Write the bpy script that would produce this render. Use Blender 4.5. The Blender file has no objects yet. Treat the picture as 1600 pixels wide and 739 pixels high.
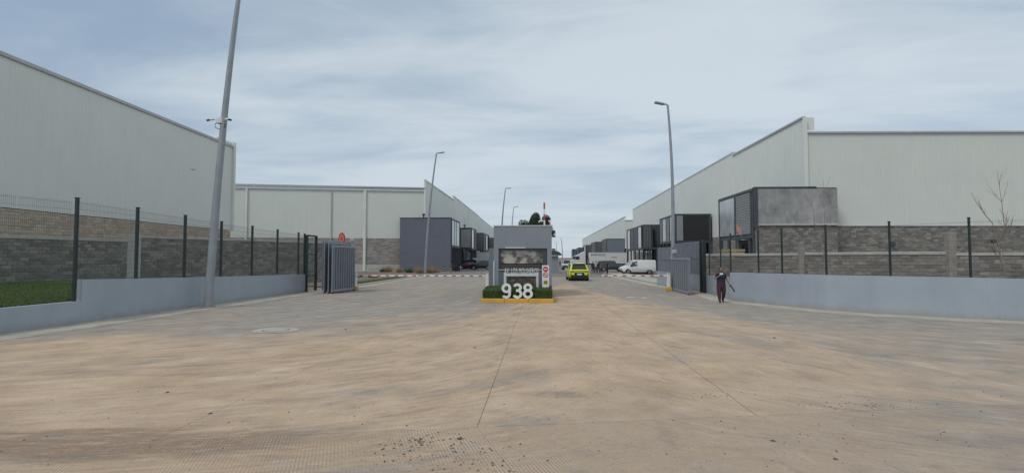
import bpy, math, random
from mathutils import Vector, Matrix
from mathutils.geometry import intersect_point_line
R = math.radians
rnd = random.Random(7)
S = bpy.context.scene
C = S.collection
# ------------------------------------------------------------------ camera
F, CX, CY, VX, VY, CAMZ = 830.0, 800.0, 369.5, 843.0, 405.0, 2.0
cd = bpy.data.cameras.new('camera'); cam = bpy.data.objects.new('camera', cd); C.objects.link(cam)
cd.sensor_width = 36.0; cd.lens = F / 1600 * 36.0; cd.clip_start = 0.1; cd.clip_end = 9000
cam.location = (0, 0, CAMZ)
cam.rotation_euler = (R(90) + math.atan((VY - CY) / F), 0, math.atan((VX - CX) / F))
S.camera = cam
# ------------------------------------------------------------------ light
S.view_settings.view_transform = 'Standard'; S.view_settings.look = 'None'
S.view_settings.exposure = 0.33; S.view_settings.gamma = 1.0
SUN_EL, SUN_AZ = R(50), R(-138)      # azimuth from +Y towards +X
sd = bpy.data.lights.new('sun', 'SUN'); sd.energy = 1.0; sd.angle = R(18); sd.color = (1, .95, .87)
sun = bpy.data.objects.new('sun', sd); C.objects.link(sun)
sv = Vector((math.sin(SUN_AZ) * math.cos(SUN_EL), math.cos(SUN_AZ) * math.cos(SUN_EL), math.sin(SUN_EL)))
sun.rotation_euler = sv.to_track_quat('Z', 'Y').to_euler(); sun.location = (0, 0, 60)

W = bpy.data.worlds.new('World'); S.world = W; W.use_nodes = True
def build_world():
    nt = W.node_tree; N = nt.nodes; L = nt.links; N.clear()
    out = N.new('ShaderNodeOutputWorld'); mix = N.new('ShaderNodeMixShader')
    sky = N.new('ShaderNodeTexSky'); sky.sky_type = 'NISHITA'; sky.sun_disc = False
    sky.sun_elevation = SUN_EL; sky.sun_rotation = SUN_AZ
    b1 = N.new('ShaderNodeBackground'); b1.inputs[1].default_value = 0.10
    b2 = N.new('ShaderNodeBackground'); b2.inputs[1].default_value = 1.04
    L.new(sky.outputs[0], b1.inputs[0])
    tc = N.new('ShaderNodeTexCoord'); sep = N.new('ShaderNodeSeparateXYZ'); L.new(tc.outputs['Generated'], sep.inputs[0])
    def m(op, a, b=None, c=None, clamp=False):
        n = N.new('ShaderNodeMath'); n.operation = op; n.use_clamp = clamp
        for i, v in enumerate((a, b, c)):
            if v is None: continue
            if isinstance(v, (int, float)): n.inputs[i].default_value = v
            else: L.new(v, n.inputs[i])
        return n.outputs[0]
    z = m('MAXIMUM', sep.outputs[2], 0.0); den = m('ADD', z, 0.10)
    u = m('DIVIDE', sep.outputs[0], den); v = m('DIVIDE', sep.outputs[1], den)
    cmb = N.new('ShaderNodeCombineXYZ'); L.new(u, cmb.inputs[0]); L.new(v, cmb.inputs[1])
    def noise(sc, rot, loc, scale, det, rough, dist):
        mp = N.new('ShaderNodeMapping'); mp.inputs['Scale'].default_value = sc; mp.inputs['Rotation'].default_value = (0, 0, rot)
        mp.inputs['Location'].default_value = loc
        L.new(cmb.outputs[0], mp.inputs[0])
        n = N.new('ShaderNodeTexNoise'); n.inputs['Scale'].default_value = scale; n.inputs['Detail'].default_value = det
        n.inputs['Roughness'].default_value = rough; n.inputs['Distortion'].default_value = dist
        L.new(mp.outputs[0], n.inputs['Vector']); return n.outputs[0]
    n1 = noise((.42, .95, 1), .6, (3.1, 1.7, 0), .62, 6, .52, .5)
    n2 = noise((.6, 1.2, 1), 1.0, (8.3, 4.2, 2), 1.5, 7, .56, .5)
    n3 = noise((1, 1, 1), 0, (1, 9, 5), .26, 3, .5, .2)
    a = m('MULTIPLY', n1, .5); b = m('MULTIPLY_ADD', n2, .36, a); c = m('MULTIPLY_ADD', n3, .30, b)
    # clouds thicken to the right of the road
    d = m('MULTIPLY_ADD', sep.outputs[0], .055, c)
    cov = N.new('ShaderNodeMapRange'); cov.interpolation_type = 'SMOOTHSTEP'
    cov.inputs[1].default_value = .45; cov.inputs[2].default_value = .69; L.new(d, cov.inputs[0])
    cr = N.new('ShaderNodeValToRGB'); e = cr.color_ramp.elements
    e[0].position = 0; e[0].color = (.245, .32, .415, 1); e[1].position = 1; e[1].color = (.50, .555, .595, 1)
    x = e.new(.5); x.color = (.365, .435, .50, 1)
    L.new(cov.outputs[0], cr.inputs[0])
    # paler towards the horizon
    hz = N.new('ShaderNodeMapRange'); hz.inputs[1].default_value = 0.0; hz.inputs[2].default_value = .30
    hz.inputs[3].default_value = .75; hz.inputs[4].default_value = 0.0; L.new(z, hz.inputs[0])
    mc = N.new('ShaderNodeMixRGB'); mc.inputs[2].default_value = (.43, .49, .55, 1)
    L.new(hz.outputs[0], mc.inputs[0]); L.new(cr.outputs[0], mc.inputs[1])
    L.new(mc.outputs[0], b2.inputs[0])
    mix.inputs[0].default_value = .88
    L.new(b1.outputs[0], mix.inputs[1]); L.new(b2.outputs[0], mix.inputs[2]); L.new(mix.outputs[0], out.inputs[0])
build_world()

# ------------------------------------------------------------------ measuring helpers (photo pixel -> place)
cm = cam.rotation_euler.to_matrix()
def ray(px, py): return cm @ Vector(((px - CX) / F, -(py - CY) / F, -1.0))
def G(px, py, z=0.0):
    d = ray(px, py); t = (z - CAMZ) / d.z; return Vector((d.x * t, d.y * t, z))
def AY(px, py, Y):
    d = ray(px, py); t = Y / d.y; return Vector((d.x * t, Y, CAMZ + d.z * t))
def AX(px, py, X):
    d = ray(px, py); t = X / d.x; return Vector((X, d.y * t, CAMZ + d.z * t))

# ------------------------------------------------------------------ objects helpers
def tag(o, label=None, cat=None, group=None, kind=None):
    if label: o['label'] = label
    if cat: o['category'] = cat
    if group: o['group'] = group
    if kind: o['kind'] = kind
    return o
def empty(name, loc=(0, 0, 0), rz=0.0, label=None, cat=None, group=None):
    o = bpy.data.objects.new(name, None); C.objects.link(o); o.location = loc; o.rotation_euler = (0, 0, rz)
    o.empty_display_size = .2
    return tag(o, label, cat, group)
def link(name, me, parent=None, mats=None):
    if mats is not None and len(me.materials) == 0:
        for m_ in (mats if isinstance(mats, (list, tuple)) else [mats]): me.materials.append(m_)
    o = bpy.data.objects.new(name, me); C.objects.link(o)
    if parent: o.parent = parent
    return o
def copy_tree(o, parent=None):
    c = o.copy(); C.objects.link(c); c.parent = parent
    for ch in o.children: copy_tree(ch, c)
    return c

class MB:
    def __init__(s): s.v = []; s.f = []; s.m = []; s.sm = []
    def add(s, vs, fs, mi=0, smooth=False, M=None):
        b = len(s.v)
        s.v += [tuple(M @ Vector(p)) if M is not None else tuple(p) for p in vs]
        for f in fs: s.f.append(tuple(i + b for i in f)); s.m.append(mi); s.sm.append(smooth)
        return s
    def box(s, c, d, mi=0, M=None, ch=0.0):
        x, y, z = d[0] / 2, d[1] / 2, d[2] / 2; cx, cy, cz = c
        if ch <= 0:
            vs = [(cx + a * x, cy + b * y, cz + e * z) for e in (-1, 1) for b in (-1, 1) for a in (-1, 1)]
            fs = [(0, 2, 3, 1), (4, 5, 7, 6), (0, 1, 5, 4), (2, 6, 7, 3), (0, 4, 6, 2), (1, 3, 7, 5)]
            return s.add(vs, fs, mi, False, M)
        # chamfered box
        vs = []; idx = {}
        for e in (-1, 1):
            for b in (-1, 1):
                for a in (-1, 1):
                    for k in range(3):
                        p = [a * (x - ch), b * (y - ch), e * (z - ch)]; p[k] += (a, b, e)[k] * ch
                        idx[(a, b, e, k)] = len(vs); vs.append((cx + p[0], cy + p[1], cz + p[2]))
        fs = []
        for k in range(3):
            o1, o2 = [(1, 2), (2, 0), (0, 1)][k]
            for sg in (-1, 1):
                q = []
                for (p1, p2) in ((-1, -1), (1, -1), (1, 1), (-1, 1)):
                    t = [0, 0, 0]; t[k] = sg; t[o1] = p1; t[o2] = p2; q.append(idx[(t[0], t[1], t[2], k)])
                fs.append(tuple(q if sg > 0 else q[::-1]))
        for k in range(3):     # edges along axis k
            o1, o2 = (k + 1) % 3, (k + 2) % 3
            for s1 in (-1, 1):
                for s2 in (-1, 1):
                    def t(v, kk):
                        w = [0, 0, 0]; w[k] = v; w[o1] = s1; w[o2] = s2; return idx[(w[0], w[1], w[2], kk)]
                    q = (t(-1, o1), t(1, o1), t(1, o2), t(-1, o2))
                    fs.append(q if s1 * s2 < 0 else q[::-1])
        for a in (-1, 1):
            for b in (-1, 1):
                for e in (-1, 1):
                    q = (idx[(a, b, e, 0)], idx[(a, b, e, 1)], idx[(a, b, e, 2)])
                    fs.append(q if a * b * e > 0 else q[::-1])
        return s.add(vs, fs, mi, False, M)
    def tube(s, pts, rs, n=8, mi=0, caps=True, smooth=True, M=None):
        pts = [Vector(p) for p in pts]
        if isinstance(rs, (int, float)): rs = [rs] * len(pts)
        vs = []; fs = []
        ref = None
        for i, p in enumerate(pts):
            t = (pts[min(i + 1, len(pts) - 1)] - pts[max(i - 1, 0)]).normalized()
            if ref is None: ref = Vector((0, 0, 1)) if abs(t.z) < .9 else Vector((1, 0, 0))
            a = t.cross(ref).normalized(); b = t.cross(a).normalized(); ref = -b if False else ref
            for k in range(n):
                an = 2 * math.pi * k / n
                vs.append(tuple(p + (a * math.cos(an) + b * math.sin(an)) * rs[i]))
        for i in range(len(pts) - 1):
            for k in range(n):
                k2 = (k + 1) % n
                fs.append((i * n + k, i * n + k2, (i + 1) * n + k2, (i + 1) * n + k))
        s.add(vs, fs, mi, smooth, M)
        if caps:
            s.add(vs[:n], [tuple(range(n))[::-1]], mi, False, M); s.add(vs[-n:], [tuple(range(n))], mi, False, M)
        return s
    def prism(s, poly, z0, z1, mi=0):        # footprint polygon, z1 may be a list
        n = len(poly); z1s = z1 if isinstance(z1, (list, tuple)) else [z1] * n
        vs = [(p[0], p[1], z0) for p in poly] + [(p[0], p[1], z1s[i]) for i, p in enumerate(poly)]
        ar = sum(poly[i][0] * poly[(i + 1) % n][1] - poly[(i + 1) % n][0] * poly[i][1] for i in range(n))
        fs = [tuple(range(n))[::-1], tuple(range(n, 2 * n))] + [(i, (i + 1) % n, n + (i + 1) % n, n + i) for i in range(n)]
        if ar < 0: fs = [f[::-1] for f in fs]
        return s.add(vs, fs, mi)
    def ellipsoid(s, c, r, nu=12, nv=8, mi=0, smooth=True, M=None):
        vs = [(c[0], c[1], c[2] - r[2])]
        for j in range(1, nv):
            ph = -math.pi / 2 + math.pi * j / nv
            for i in range(nu):
                th = 2 * math.pi * i / nu
                vs.append((c[0] + r[0] * math.cos(ph) * math.cos(th), c[1] + r[1] * math.cos(ph) * math.sin(th), c[2] + r[2] * math.sin(ph)))
        vs.append((c[0], c[1], c[2] + r[2])); fs = []
        for i in range(nu): fs.append((0, 1 + (i + 1) % nu, 1 + i))
        for j in range(nv - 2):
            for i in range(nu):
                a = 1 + j * nu + i; b = 1 + j * nu + (i + 1) % nu; fs.append((a, b, b + nu, a + nu))
        t = len(vs) - 1
        for i in range(nu): fs.append((t, 1 + (nv - 2) * nu + i, 1 + (nv - 2) * nu + (i + 1) % nu))
        return s.add(vs, fs, mi, smooth, M)
    def mesh(s, name, mats):
        me = bpy.data.meshes.new(name); me.from_pydata(s.v, [], s.f)
        for m_ in (mats if isinstance(mats, (list, tuple)) else [mats]): me.materials.append(m_)
        me.polygons.foreach_set('material_index', s.m); me.polygons.foreach_set('use_smooth', s.sm); me.update(); return me
    def build(s, name, mats, parent=None, kind=None):
        o = link(name, s.mesh(name, mats), parent)
        if kind: o['kind'] = kind
        return o

# ------------------------------------------------------------------ materials
M = {}
class NT:
    def __init__(s, name):
        s.mat = bpy.data.materials.new(name); s.mat.use_nodes = True; s.nt = s.mat.node_tree; s.N = s.nt.nodes; s.L = s.nt.links
        s.b = s.N['Principled BSDF']; M[name] = s.mat
        s.tc = s.N.new('ShaderNodeTexCoord')
        s.geo = s.N.new('ShaderNodeNewGeometry')
    def val(s, v, inp):
        if isinstance(v, (int, float)): inp.default_value = v
        elif isinstance(v, tuple): inp.default_value = v if len(v) == 4 else v + (1,)
        else: s.L.new(v, inp)
    def m(s, op, a, b=None, c=None, clamp=False):
        n = s.N.new('ShaderNodeMath'); n.operation = op; n.use_clamp = clamp
        for i, v in enumerate((a, b, c)):
            if v is not None: s.val(v, n.inputs[i])
        return n.outputs[0]
    def pos(s): return s.geo.outputs['Position']
    def map(s, vec, sc=(1, 1, 1), rot=0, loc=(0, 0, 0)):
        n = s.N.new('ShaderNodeMapping'); n.inputs['Scale'].default_value = sc; n.inputs['Rotation'].default_value = (0, 0, rot); n.inputs['Location'].default_value = loc
        s.L.new(vec, n.inputs[0]); return n.outputs[0]
    def noise(s, vec, scale, det=4, rough=.55, dist=0):
        n = s.N.new('ShaderNodeTexNoise'); n.inputs['Scale'].default_value = scale; n.inputs['Detail'].default_value = det
        n.inputs['Roughness'].default_value = rough; n.inputs['Distortion'].default_value = dist
        s.L.new(vec, n.inputs['Vector']); return n.outputs[0]
    def rng(s, v, a, b, c=0, d=1, smooth=True):
        n = s.N.new('ShaderNodeMapRange'); n.interpolation_type = 'SMOOTHSTEP' if smooth else 'LINEAR'
        s.val(v, n.inputs[0]); s.val(a, n.inputs[1]); s.val(b, n.inputs[2]); n.inputs[3].default_value = c; n.inputs[4].default_value = d
        return n.outputs[0]
    def mix(s, f, a, b, mode='MIX'):
        n = s.N.new('ShaderNodeMixRGB'); n.blend_type = mode; s.val(f, n.inputs[0]); s.val(a, n.inputs[1]); s.val(b, n.inputs[2]); return n.outputs[0]
    def ramp(s, v, pts):
        n = s.N.new('ShaderNodeValToRGB'); e = n.color_ramp.elements
        while len(e) > 1: e.remove(e[-1])
        e[0].position = pts[0][0]; e[0].color = tuple(pts[0][1]) + (1,)
        for p, c in pts[1:]: x = e.new(p); x.color = tuple(c) + (1,)
        s.L.new(v, n.inputs[0]); return n.outputs[0]
    def color(s, c): s.val(c, s.b.inputs['Base Color']); return s
    def rough(s, r): s.val(r, s.b.inputs['Roughness']); return s
    def bump(s, h, st=.3, d=.02):
        n = s.N.new('ShaderNodeBump'); n.inputs['Strength'].default_value = st; n.inputs['Distance'].default_value = d
        s.L.new(h, n.inputs['Height']); s.L.new(n.outputs[0], s.b.inputs['Normal']); return s
def plain(name, c, rough=.6, var=.12, scale=3.0, metal=0.0, bump=0.0, dirt=None, spec=.5):
    t = NT(name); p = t.pos(); n = t.noise(p, scale, 5, .6)
    c1 = tuple(x * (1 - var) for x in c); c2 = tuple(min(1, x * (1 + var)) for x in c)
    col = t.ramp(n, [(.3, c1), (.7, c2)])
    if dirt:
        sp = t.N.new('ShaderNodeSeparateXYZ'); t.L.new(p, sp.inputs[0])
        st = t.noise(t.map(p, (1.2, 1.2, .12)), 2.2, 5, .65)
        col = t.mix(t.rng(st, .48, .8, 0, dirt[1]), col, dirt[0])
    t.color(col).rough(rough); t.b.inputs['Metallic'].default_value = metal; t.b.inputs['Specular IOR Level'].default_value = spec
    if name == 'blue_wall':
        zz = t.m('MULTIPLY_ADD', t.noise(t.map(p, (1, 1, .5)), 2.4, 6, .7), -.55, sp.outputs[2]); t.color(t.mix(t.rng(zz, -.36, .04, .62, 0), col, (.30, .26, .21)))
    if bump: t.bump(t.noise(p, scale * 12, 4, .6), bump, .01)
    return t.mat
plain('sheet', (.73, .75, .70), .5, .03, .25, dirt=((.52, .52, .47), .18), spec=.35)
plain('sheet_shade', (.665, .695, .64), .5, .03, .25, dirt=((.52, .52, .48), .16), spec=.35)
plain('flashing', (.46, .47, .475), .45, .06, 1)
plain('flashing_light', (.60, .62, .61), .45, .05, 1)
plain('pipe_white', (.68, .69, .66), .4, .06, 1)
plain('concrete', (.43, .42, .39), .85, .14, 1.3, bump=.2, dirt=((.22, .2, .18), .5))
plain('concrete_pale', (.47, .455, .42), .85, .12, 1.5, bump=.2, dirt=((.3, .27, .23), .45))
plain('mortar', (.30, .275, .24), .9, .2, 3)
plain('blue_wall', (.355, .40, .45), .75, .06, .9, bump=.12, dirt=((.30, .32, .33), .45))
plain('booth_wall', (.24, .268, .30), .7, .05, 1.1, bump=.1, dirt=((.19, .205, .22), .4))
plain('dark_wall', (.135, .148, .185), .75, .07, .8, dirt=((.11, .12, .14), .35))
plain('frame_dark', (.06, .066, .078), .5, .15, 2)
plain('fence_green', (.016, .030, .032), .45, .15, 2)
plain('fence_wire', (.07, .09, .09), .5, .1, 2)
plain('gate_steel', (.19, .212, .25), .45, .10, 2.5, dirt=((.2, .2, .2), .3))
plain('gate_rail', (.27, .30, .34), .45, .08, 2.5)
plain('galvanised', (.31, .335, .36), .42, .12, 1.6, metal=.25, dirt=((.2, .2, .19), .4))
plain('louvre', (.42, .44, .445), .5, .08, 1.5)
plain('louvre_dark', (.115, .12, .13), .5, .1, 1.5)
plain('white_paint', (.78, .78, .76), .45, .04, 2)
plain('white_letter', (.74, .75, .74), .5, .05, 3)
plain('red_paint', (.50, .07, .05), .5, .12, 3)
plain('yellow_paint', (.62, .36, .06), .6, .12, 2.5, dirt=((.3, .2, .1), .5))
plain('yellow_strip', (.58, .40, .05), .6, .12, 2.5)
plain('black_paint', (.02, .02, .022), .5, .2, 3)
plain('rubber', (.022, .022, .023), .8, .2, 5)
plain('rim', (.33, .34, .35), .35, .1, 5, metal=.7)
plain('bark_pale', (.30, .25, .20), .85, .2, 8)
plain('bark', (.14, .11, .085), .85, .25, 8)
plain('twig', (.27, .20, .16), .85, .2, 8)
plain('wood', (.42, .31, .17), .7, .2, 4)
plain('soil', (.20, .155, .115), .95, .25, 1.2, bump=.4)
plain('stone', (.10, .088, .075), .9, .45, 25)
plain('pink_cloth', (.62, .27, .22), .8, .1, 4)
plain('skin', (.27, .15, .10), .55, .05, 8)
plain('hair', (.022, .017, .015), .6, .2, 30)
plain('navy_cloth', (.018, .022, .045), .85, .2, 14)
plain('maroon_cloth', (.065, .022, .033), .85, .2, 14)
plain('black_cloth', (.018, .018, .02), .85, .25, 14)
plain('grey_cloth', (.14, .14, .145), .85, .2, 14)
plain('denim', (.05, .065, .10), .85, .2, 14)
plain('white_cloth', (.5, .49, .47), .85, .1, 14)
plain('boot', (.018, .016, .016), .5, .2, 10)
plain('lens', (.01, .01, .012), .15, .1, 5)
plain('lamp_lens', (.45, .46, .44), .3, .05, 5)
plain('cream_wall', (.48, .45, .39), .85, .08, .5)
plain('tail_red', (.22, .012, .012), .2, .1, 5)
def paint(name, c, rough=.28):
    t = NT(name); n = t.noise(t.pos(), 1.5, 3); t.color(t.ramp(n, [(.3, tuple(x * .94 for x in c)), (.7, c)])).rough(rough)
    t.b.inputs['Coat Weight'].default_value = .5; t.b.inputs['Coat Roughness'].default_value = .08; return t.mat
paint('car_yellow', (.76, .80, .06)); paint('car_white', (.72, .73, .72)); paint('car_teal', (.030, .048, .052))
paint('car_red', (.09, .015, .02)); paint('car_blue', (.014, .018, .03)); paint('truck_white', (.70, .71, .71), .4); paint('car_black', (.02, .02, .022))
def glass(name, c, rough=.06, spec=1.0):
    t = NT(name); n = t.noise(t.pos(), .8, 3); t.color(t.ramp(n, [(.35, tuple(x * .7 for x in c)), (.7, c)])).rough(rough)
    t.b.inputs['Specular IOR Level'].default_value = spec; t.b.inputs['IOR'].default_value = 1.6; return t.mat
glass('glass_dark', (.014, .017, .02)); glass('glass_car', (.012, .014, .016), .05, .8)
glass('glass_film', (.46, .50, .52), .12); glass('glass_grey', (.10, .115, .125), .1)
# curtained / reflecting booth glass: dark glass with a mottled blind behind
def booth_glass():
    t = NT('booth_glass'); p = t.pos(); n = t.noise(t.map(p, (1.1, 1, 1.3), 0, (4, 0, 1)), 1.7, 4, .5, .3)
    t.color(t.ramp(n, [(.40, (.03, .031, .032)), (.5, (.14, .135, .115)), (.6, (.46, .43, .38))])).rough(.12)
    t.b.inputs['Specular IOR Level'].default_value = .8
booth_glass()
def block_mat(name, dark, light, warm):
    t = NT(name); r = t.geo.outputs['Random Per Island']; p = t.pos()
    c = t.ramp(r, [(0, dark), (.35, tuple((a + b) / 2 for a, b in zip(dark, light))), (.7, light), (1, warm)])
    big = t.noise(p, .45, 4); n = t.noise(p, 14, 5, .7)
    c = t.mix(t.rng(n, .3, .7, .25, 0), c, dark); c = t.mix(t.rng(big, .35, .7, .28, 0), c, tuple(x * .7 for x in dark))
    t.color(c).rough(.92).bump(n, .8, .03); return t.mat
block_mat('block_grey', (.17, .158, .142), (.29, .27, .243), (.40, .355, .30))
block_mat('block_tan', (.44, .355, .27), (.58, .475, .37), (.62, .51, .40))
block_mat('block_far', (.27, .25, .235), (.40, .375, .345), (.46, .42, .38))
def cement():
    t = NT('cement_render'); p = t.pos(); a = t.noise(p, .7, 6, .65, .3); b = t.noise(t.map(p, (1, 1, .35)), 2.6, 6, .7)
    c = t.ramp(a, [(.3, (.19, .195, .20)), (.5, (.30, .30, .295)), (.72, (.42, .415, .40))])
    c = t.mix(t.rng(b, .5, .75, 0, .6), c, (.50, .49, .47)); t.color(c).rough(.9).bump(b, .25, .02)
cement()
def foliage(name, a, b, c2, tr=.15):
    t = NT(name); r = t.geo.outputs['Random Per Island']
    t.color(t.ramp(r, [(0, a), (.55, b), (1, c2)])).rough(.6); t.b.inputs['Specular IOR Level'].default_value = .25
foliage('leaf_hedge', (.022, .045, .014), (.055, .095, .024), (.13, .18, .05))
foliage('leaf_tree', (.028, .045, .022), (.055, .075, .038), (.09, .10, .055))
foliage('blade_green', (.07, .115, .025), (.115, .175, .045), (.19, .21, .08))
foliage('blade_dry', (.26, .19, .12), (.36, .25, .16), (.20, .19, .09))
foliage('garden', (.04, .035, .025), (.12, .085, .06), (.22, .16, .09))
plain('lawn_soil', (.08, .13, .03), .95, .3, 3, bump=.3)
# picture on the name board: mottled brown stones and plants
def board_picture():
    t = NT('board_picture'); p = t.pos(); v = t.N.new('ShaderNodeTexVoronoi'); v.inputs['Scale'].default_value = 6.5
    t.L.new(t.map(p, (1, .2, 1.3)), v.inputs['Vector']); n = t.noise(p, 9, 5, .7, .8)
    c = t.mix(.25, t.ramp(n, [(.38, (.02, .018, .016)), (.5, (.09, .065, .05)), (.6, (.2, .17, .15)), (.72, (.30, .21, .07))]),
              t.mix(t.rng(v.outputs['Distance'], .1, .5), (.30, .26, .23), (.03, .025, .02)))
    t.color(c).rough(.3)
board_picture()

# ground: worn concrete with drifts of tan dust
DUSTY = {}
def ground_mat(name, grooves=False, asphalt=0.0, base=None):
    t = NT(name); p = t.pos(); sp = t.N.new('ShaderNodeSeparateXYZ'); t.L.new(p, sp.inputs[0]); X, Y = sp.outputs[0], sp.outputs[1]
    fine = t.noise(p, 22, 6, .75); mid = t.noise(p, 1.7, 6, .62, .3); big = t.noise(p, .23, 4, .5, .3)
    # tyre streaks that fan out of the gate: stream lines of traffic turning left and right
    def flow(sgn, x0_, k, al, off, rough_=.66):
        a_ = t.m('MAXIMUM', t.m('MULTIPLY_ADD', X, sgn, x0_), .8); b_ = t.m('MAXIMUM', t.m('SUBTRACT', Y, 3.2), .6)
        ps_ = t.m('LOGARITHM', t.m('MULTIPLY', a_, b_), 2.718); ph = t.m('LOGARITHM', t.m('DIVIDE', a_, b_), 2.718)
        c_ = t.N.new('ShaderNodeCombineXYZ'); t.L.new(t.m('MULTIPLY', ps_, k), c_.inputs[0]); t.L.new(t.m('MULTIPLY', ph, al), c_.inputs[1]); c_.inputs[2].default_value = off
        return t.noise(c_.outputs[0], 1.0, 9, rough_, .6)
    bl = t.rng(X, -1.5, 3.0, 0, 1)
    def both(k, al, o_, ro=.66): return t.mix(bl, flow(-1, 4.0, k, al, o_, ro), flow(1, 2.5, k, al, o_ + 5, ro))
    def radial(k, al, off):
        yy_ = t.m('SUBTRACT', 34.0, Y); th = t.m('ARCTAN2', t.m('SUBTRACT', X, -1.0), yy_); rr_ = t.m('LOGARITHM', t.m('MAXIMUM', t.m('ADD', t.m('ABSOLUTE', yy_), t.m('ABSOLUTE', X)), 1.0), 2.718)
        c_ = t.N.new('ShaderNodeCombineXYZ'); t.L.new(t.m('MULTIPLY', th, k), c_.inputs[0]); t.L.new(t.m('MULTIPLY', rr_, al), c_.inputs[1]); c_.inputs[2].default_value = off
        return t.noise(c_.outputs[0], 1.0, 9, .66, 1.2)
    mixr = t.m('MULTIPLY', t.rng(X, -1, 4, 0, 1), t.rng(swirl0 := t.noise(p, .22, 3, .5), .42, .58, .15, .9))
    st1 = t.mix(mixr, both(2.6, 1.0, 1.0), radial(9, 3.0, 2.0)); st2 = t.mix(mixr, both(6.0, 1.7, 11.0, .7), radial(20, 5, 7.0))
    swirl = t.noise(t.map(p, (.5, 1.1, 1), R(-15), (4, 4, 0)), 1.1, 9, .7, 1.6)
    grit = t.noise(p, 85, 3, .8)
    con = t.ramp(mid, [(.28, (.235, .218, .195)), (.5, (.315, .293, .262)), (.74, (.40, .375, .332))])
    if base: con = t.mix(.75, con, base)
    # upper limit of the dust drift as a function of X
    xr = t.m('MULTIPLY_ADD', X, 1 / 48, 16 / 48, True)
    pts = [(-16, .25), (-12, .27), (-8, .29), (-5, .34), (-2, .42), (0, .52), (1, .80), (2.2, .9), (4, .60), (6, .43), (7.5, .34), (9, .28), (12, .26), (16, .24), (31, .2)]
    yb = t.m('MULTIPLY', t.ramp(xr, [((x + 16) / 48, (v, v, v)) for x, v in pts]), 50)
    wob = t.m('MULTIPLY_ADD', t.m('SUBTRACT', st1, .5), 11, t.m('MULTIPLY', t.m('SUBTRACT', big, .5), 9))
    yy = t.m('ADD', Y, wob)
    dust = t.rng(t.m('SUBTRACT', yb, yy), -2.5, 4.0)
    # streaks of bare concrete inside the drift, more of them to the right
    right = t.rng(X, 1.5, 8, 0, 1)
    near = t.m('MULTIPLY', t.rng(Y, 5.5, 10.5, .34, 0), t.rng(X, -4, 1, .2, 1))
    bare = t.m('ADD', t.rng(st1, .50, .66, 0, .62), t.m('ADD', t.m('MULTIPLY', right, .36), near))
    bare2 = t.m('MULTIPLY_ADD', t.rng(st2, .40, .70, 0, .5), right, bare)
    dust = t.m('MULTIPLY', dust, t.m('SUBTRACT', 1.12, bare2, None, True), None, True)
    film = t.rng(st2, .42, .66, .10, .45)
    dust = t.m('MAXIMUM', dust, film)
    if asphalt: dust = t.m('MULTIPLY', dust, .6)
    dcol = t.ramp(t.noise(p, .9, 5, .6), [(.3, (.46, .325, .215)), (.52, (.585, .42, .28)), (.72, (.68, .51, .36))])
    c = t.mix(t.m('MULTIPLY', dust, .95), con, dcol)
    # dark damp soil trodden along the near left edge
    line = t.m('ABSOLUTE', t.m('SUBTRACT', t.m('MULTIPLY_ADD', X, -.06, Y), 5.88))
    sn = t.noise(t.map(p, (.35, 1.6, 1)), 1.5, 6, .65, .3)
    sm = t.m('MULTIPLY', t.rng(t.m('MULTIPLY_ADD', t.m('SUBTRACT', sn, .5), 1.9, line), .14, .58, 1, 0), t.rng(X, -3.6, -1.6, 1, 0))
    cl_ = t.noise(t.map(p, (.8, 1.6, 1)), 9, 8, .8); sm = t.m('MULTIPLY', sm, t.rng(cl_, .38, .58, .35, 1))
    c = t.mix(t.m('MULTIPLY', sm, .85), c, t.ramp(cl_, [(.4, (.20, .125, .08)), (.62, (.33, .215, .14))]))
    sx_ = t.m('SUBTRACT', X, .35); sy_ = t.m('SUBTRACT', Y, 8.0); el = t.m('ADD', t.m('MULTIPLY', t.m('MULTIPLY', sx_, sx_), 1.6), t.m('MULTIPLY', t.m('MULTIPLY', sy_, sy_), 16))
    c = t.mix(t.m('MULTIPLY', t.rng(el, .1, 1.0, .5, 0), t.rng(mid, .4, .6, .2, 1)), c, (.17, .155, .135))
    # rubber darkening in the lanes
    lane = t.rng(st2, .5, .7, 0, .26)
    c = t.mix(lane, c, (.16, .155, .15))
    c = t.mix(t.rng(fine, .34, .5, .30, 0), c, (.11, .10, .09))
    tr = t.mix(mixr, both(24, 4.5, 23.0, .75), radial(70, 12, 31.0))
    c = t.mix(t.rng(tr, .38, .49, .42, 0), c, (.25, .205, .17)); c = t.mix(t.rng(tr, .53, .64, 0, .38), c, (.72, .60, .46))
    c = t.mix(t.rng(swirl, .38, .47, .14, 0), c, (.24, .20, .175)); c = t.mix(t.rng(swirl, .55, .66, 0, .14), c, (.68, .54, .40))
    c = t.mix(t.rng(fine, .6, .75, 0, .22), c, (.52, .47, .41))
    c = t.mix(t.rng(grit, .27, .40, .55, 0), c, (.09, .08, .07))
    h = t.m('MULTIPLY_ADD', fine, .6, grit)
    if grooves:
        w = t.N.new('ShaderNodeTexWave'); w.wave_type = 'BANDS'; w.bands_direction = 'X'; w.inputs['Scale'].default_value = 8.6
        w.inputs['Distortion'].default_value = .5; w.inputs['Detail'].default_value = 3; w.inputs['Detail Scale'].default_value = 2.0
        t.L.new(t.map(p, (1, 1, 1), R(-20.8)), w.inputs['Vector'])
        wear = t.rng(t.noise(p, .9, 6, .65), .36, .62, .0, .9)
        g = t.m('MULTIPLY', t.rng(w.outputs['Fac'], .05, .38, 1, 0), wear)
        c = t.mix(t.m('MULTIPLY', g, .55), c, (.16, .14, .12))
        h = t.m('SUBTRACT', h, t.m('MULTIPLY', g, 1.2))
    t.color(c).rough(.9).bump(h, .35, .012); t.b.inputs['Specular IOR Level'].default_value = .25
    return t.mat
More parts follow.
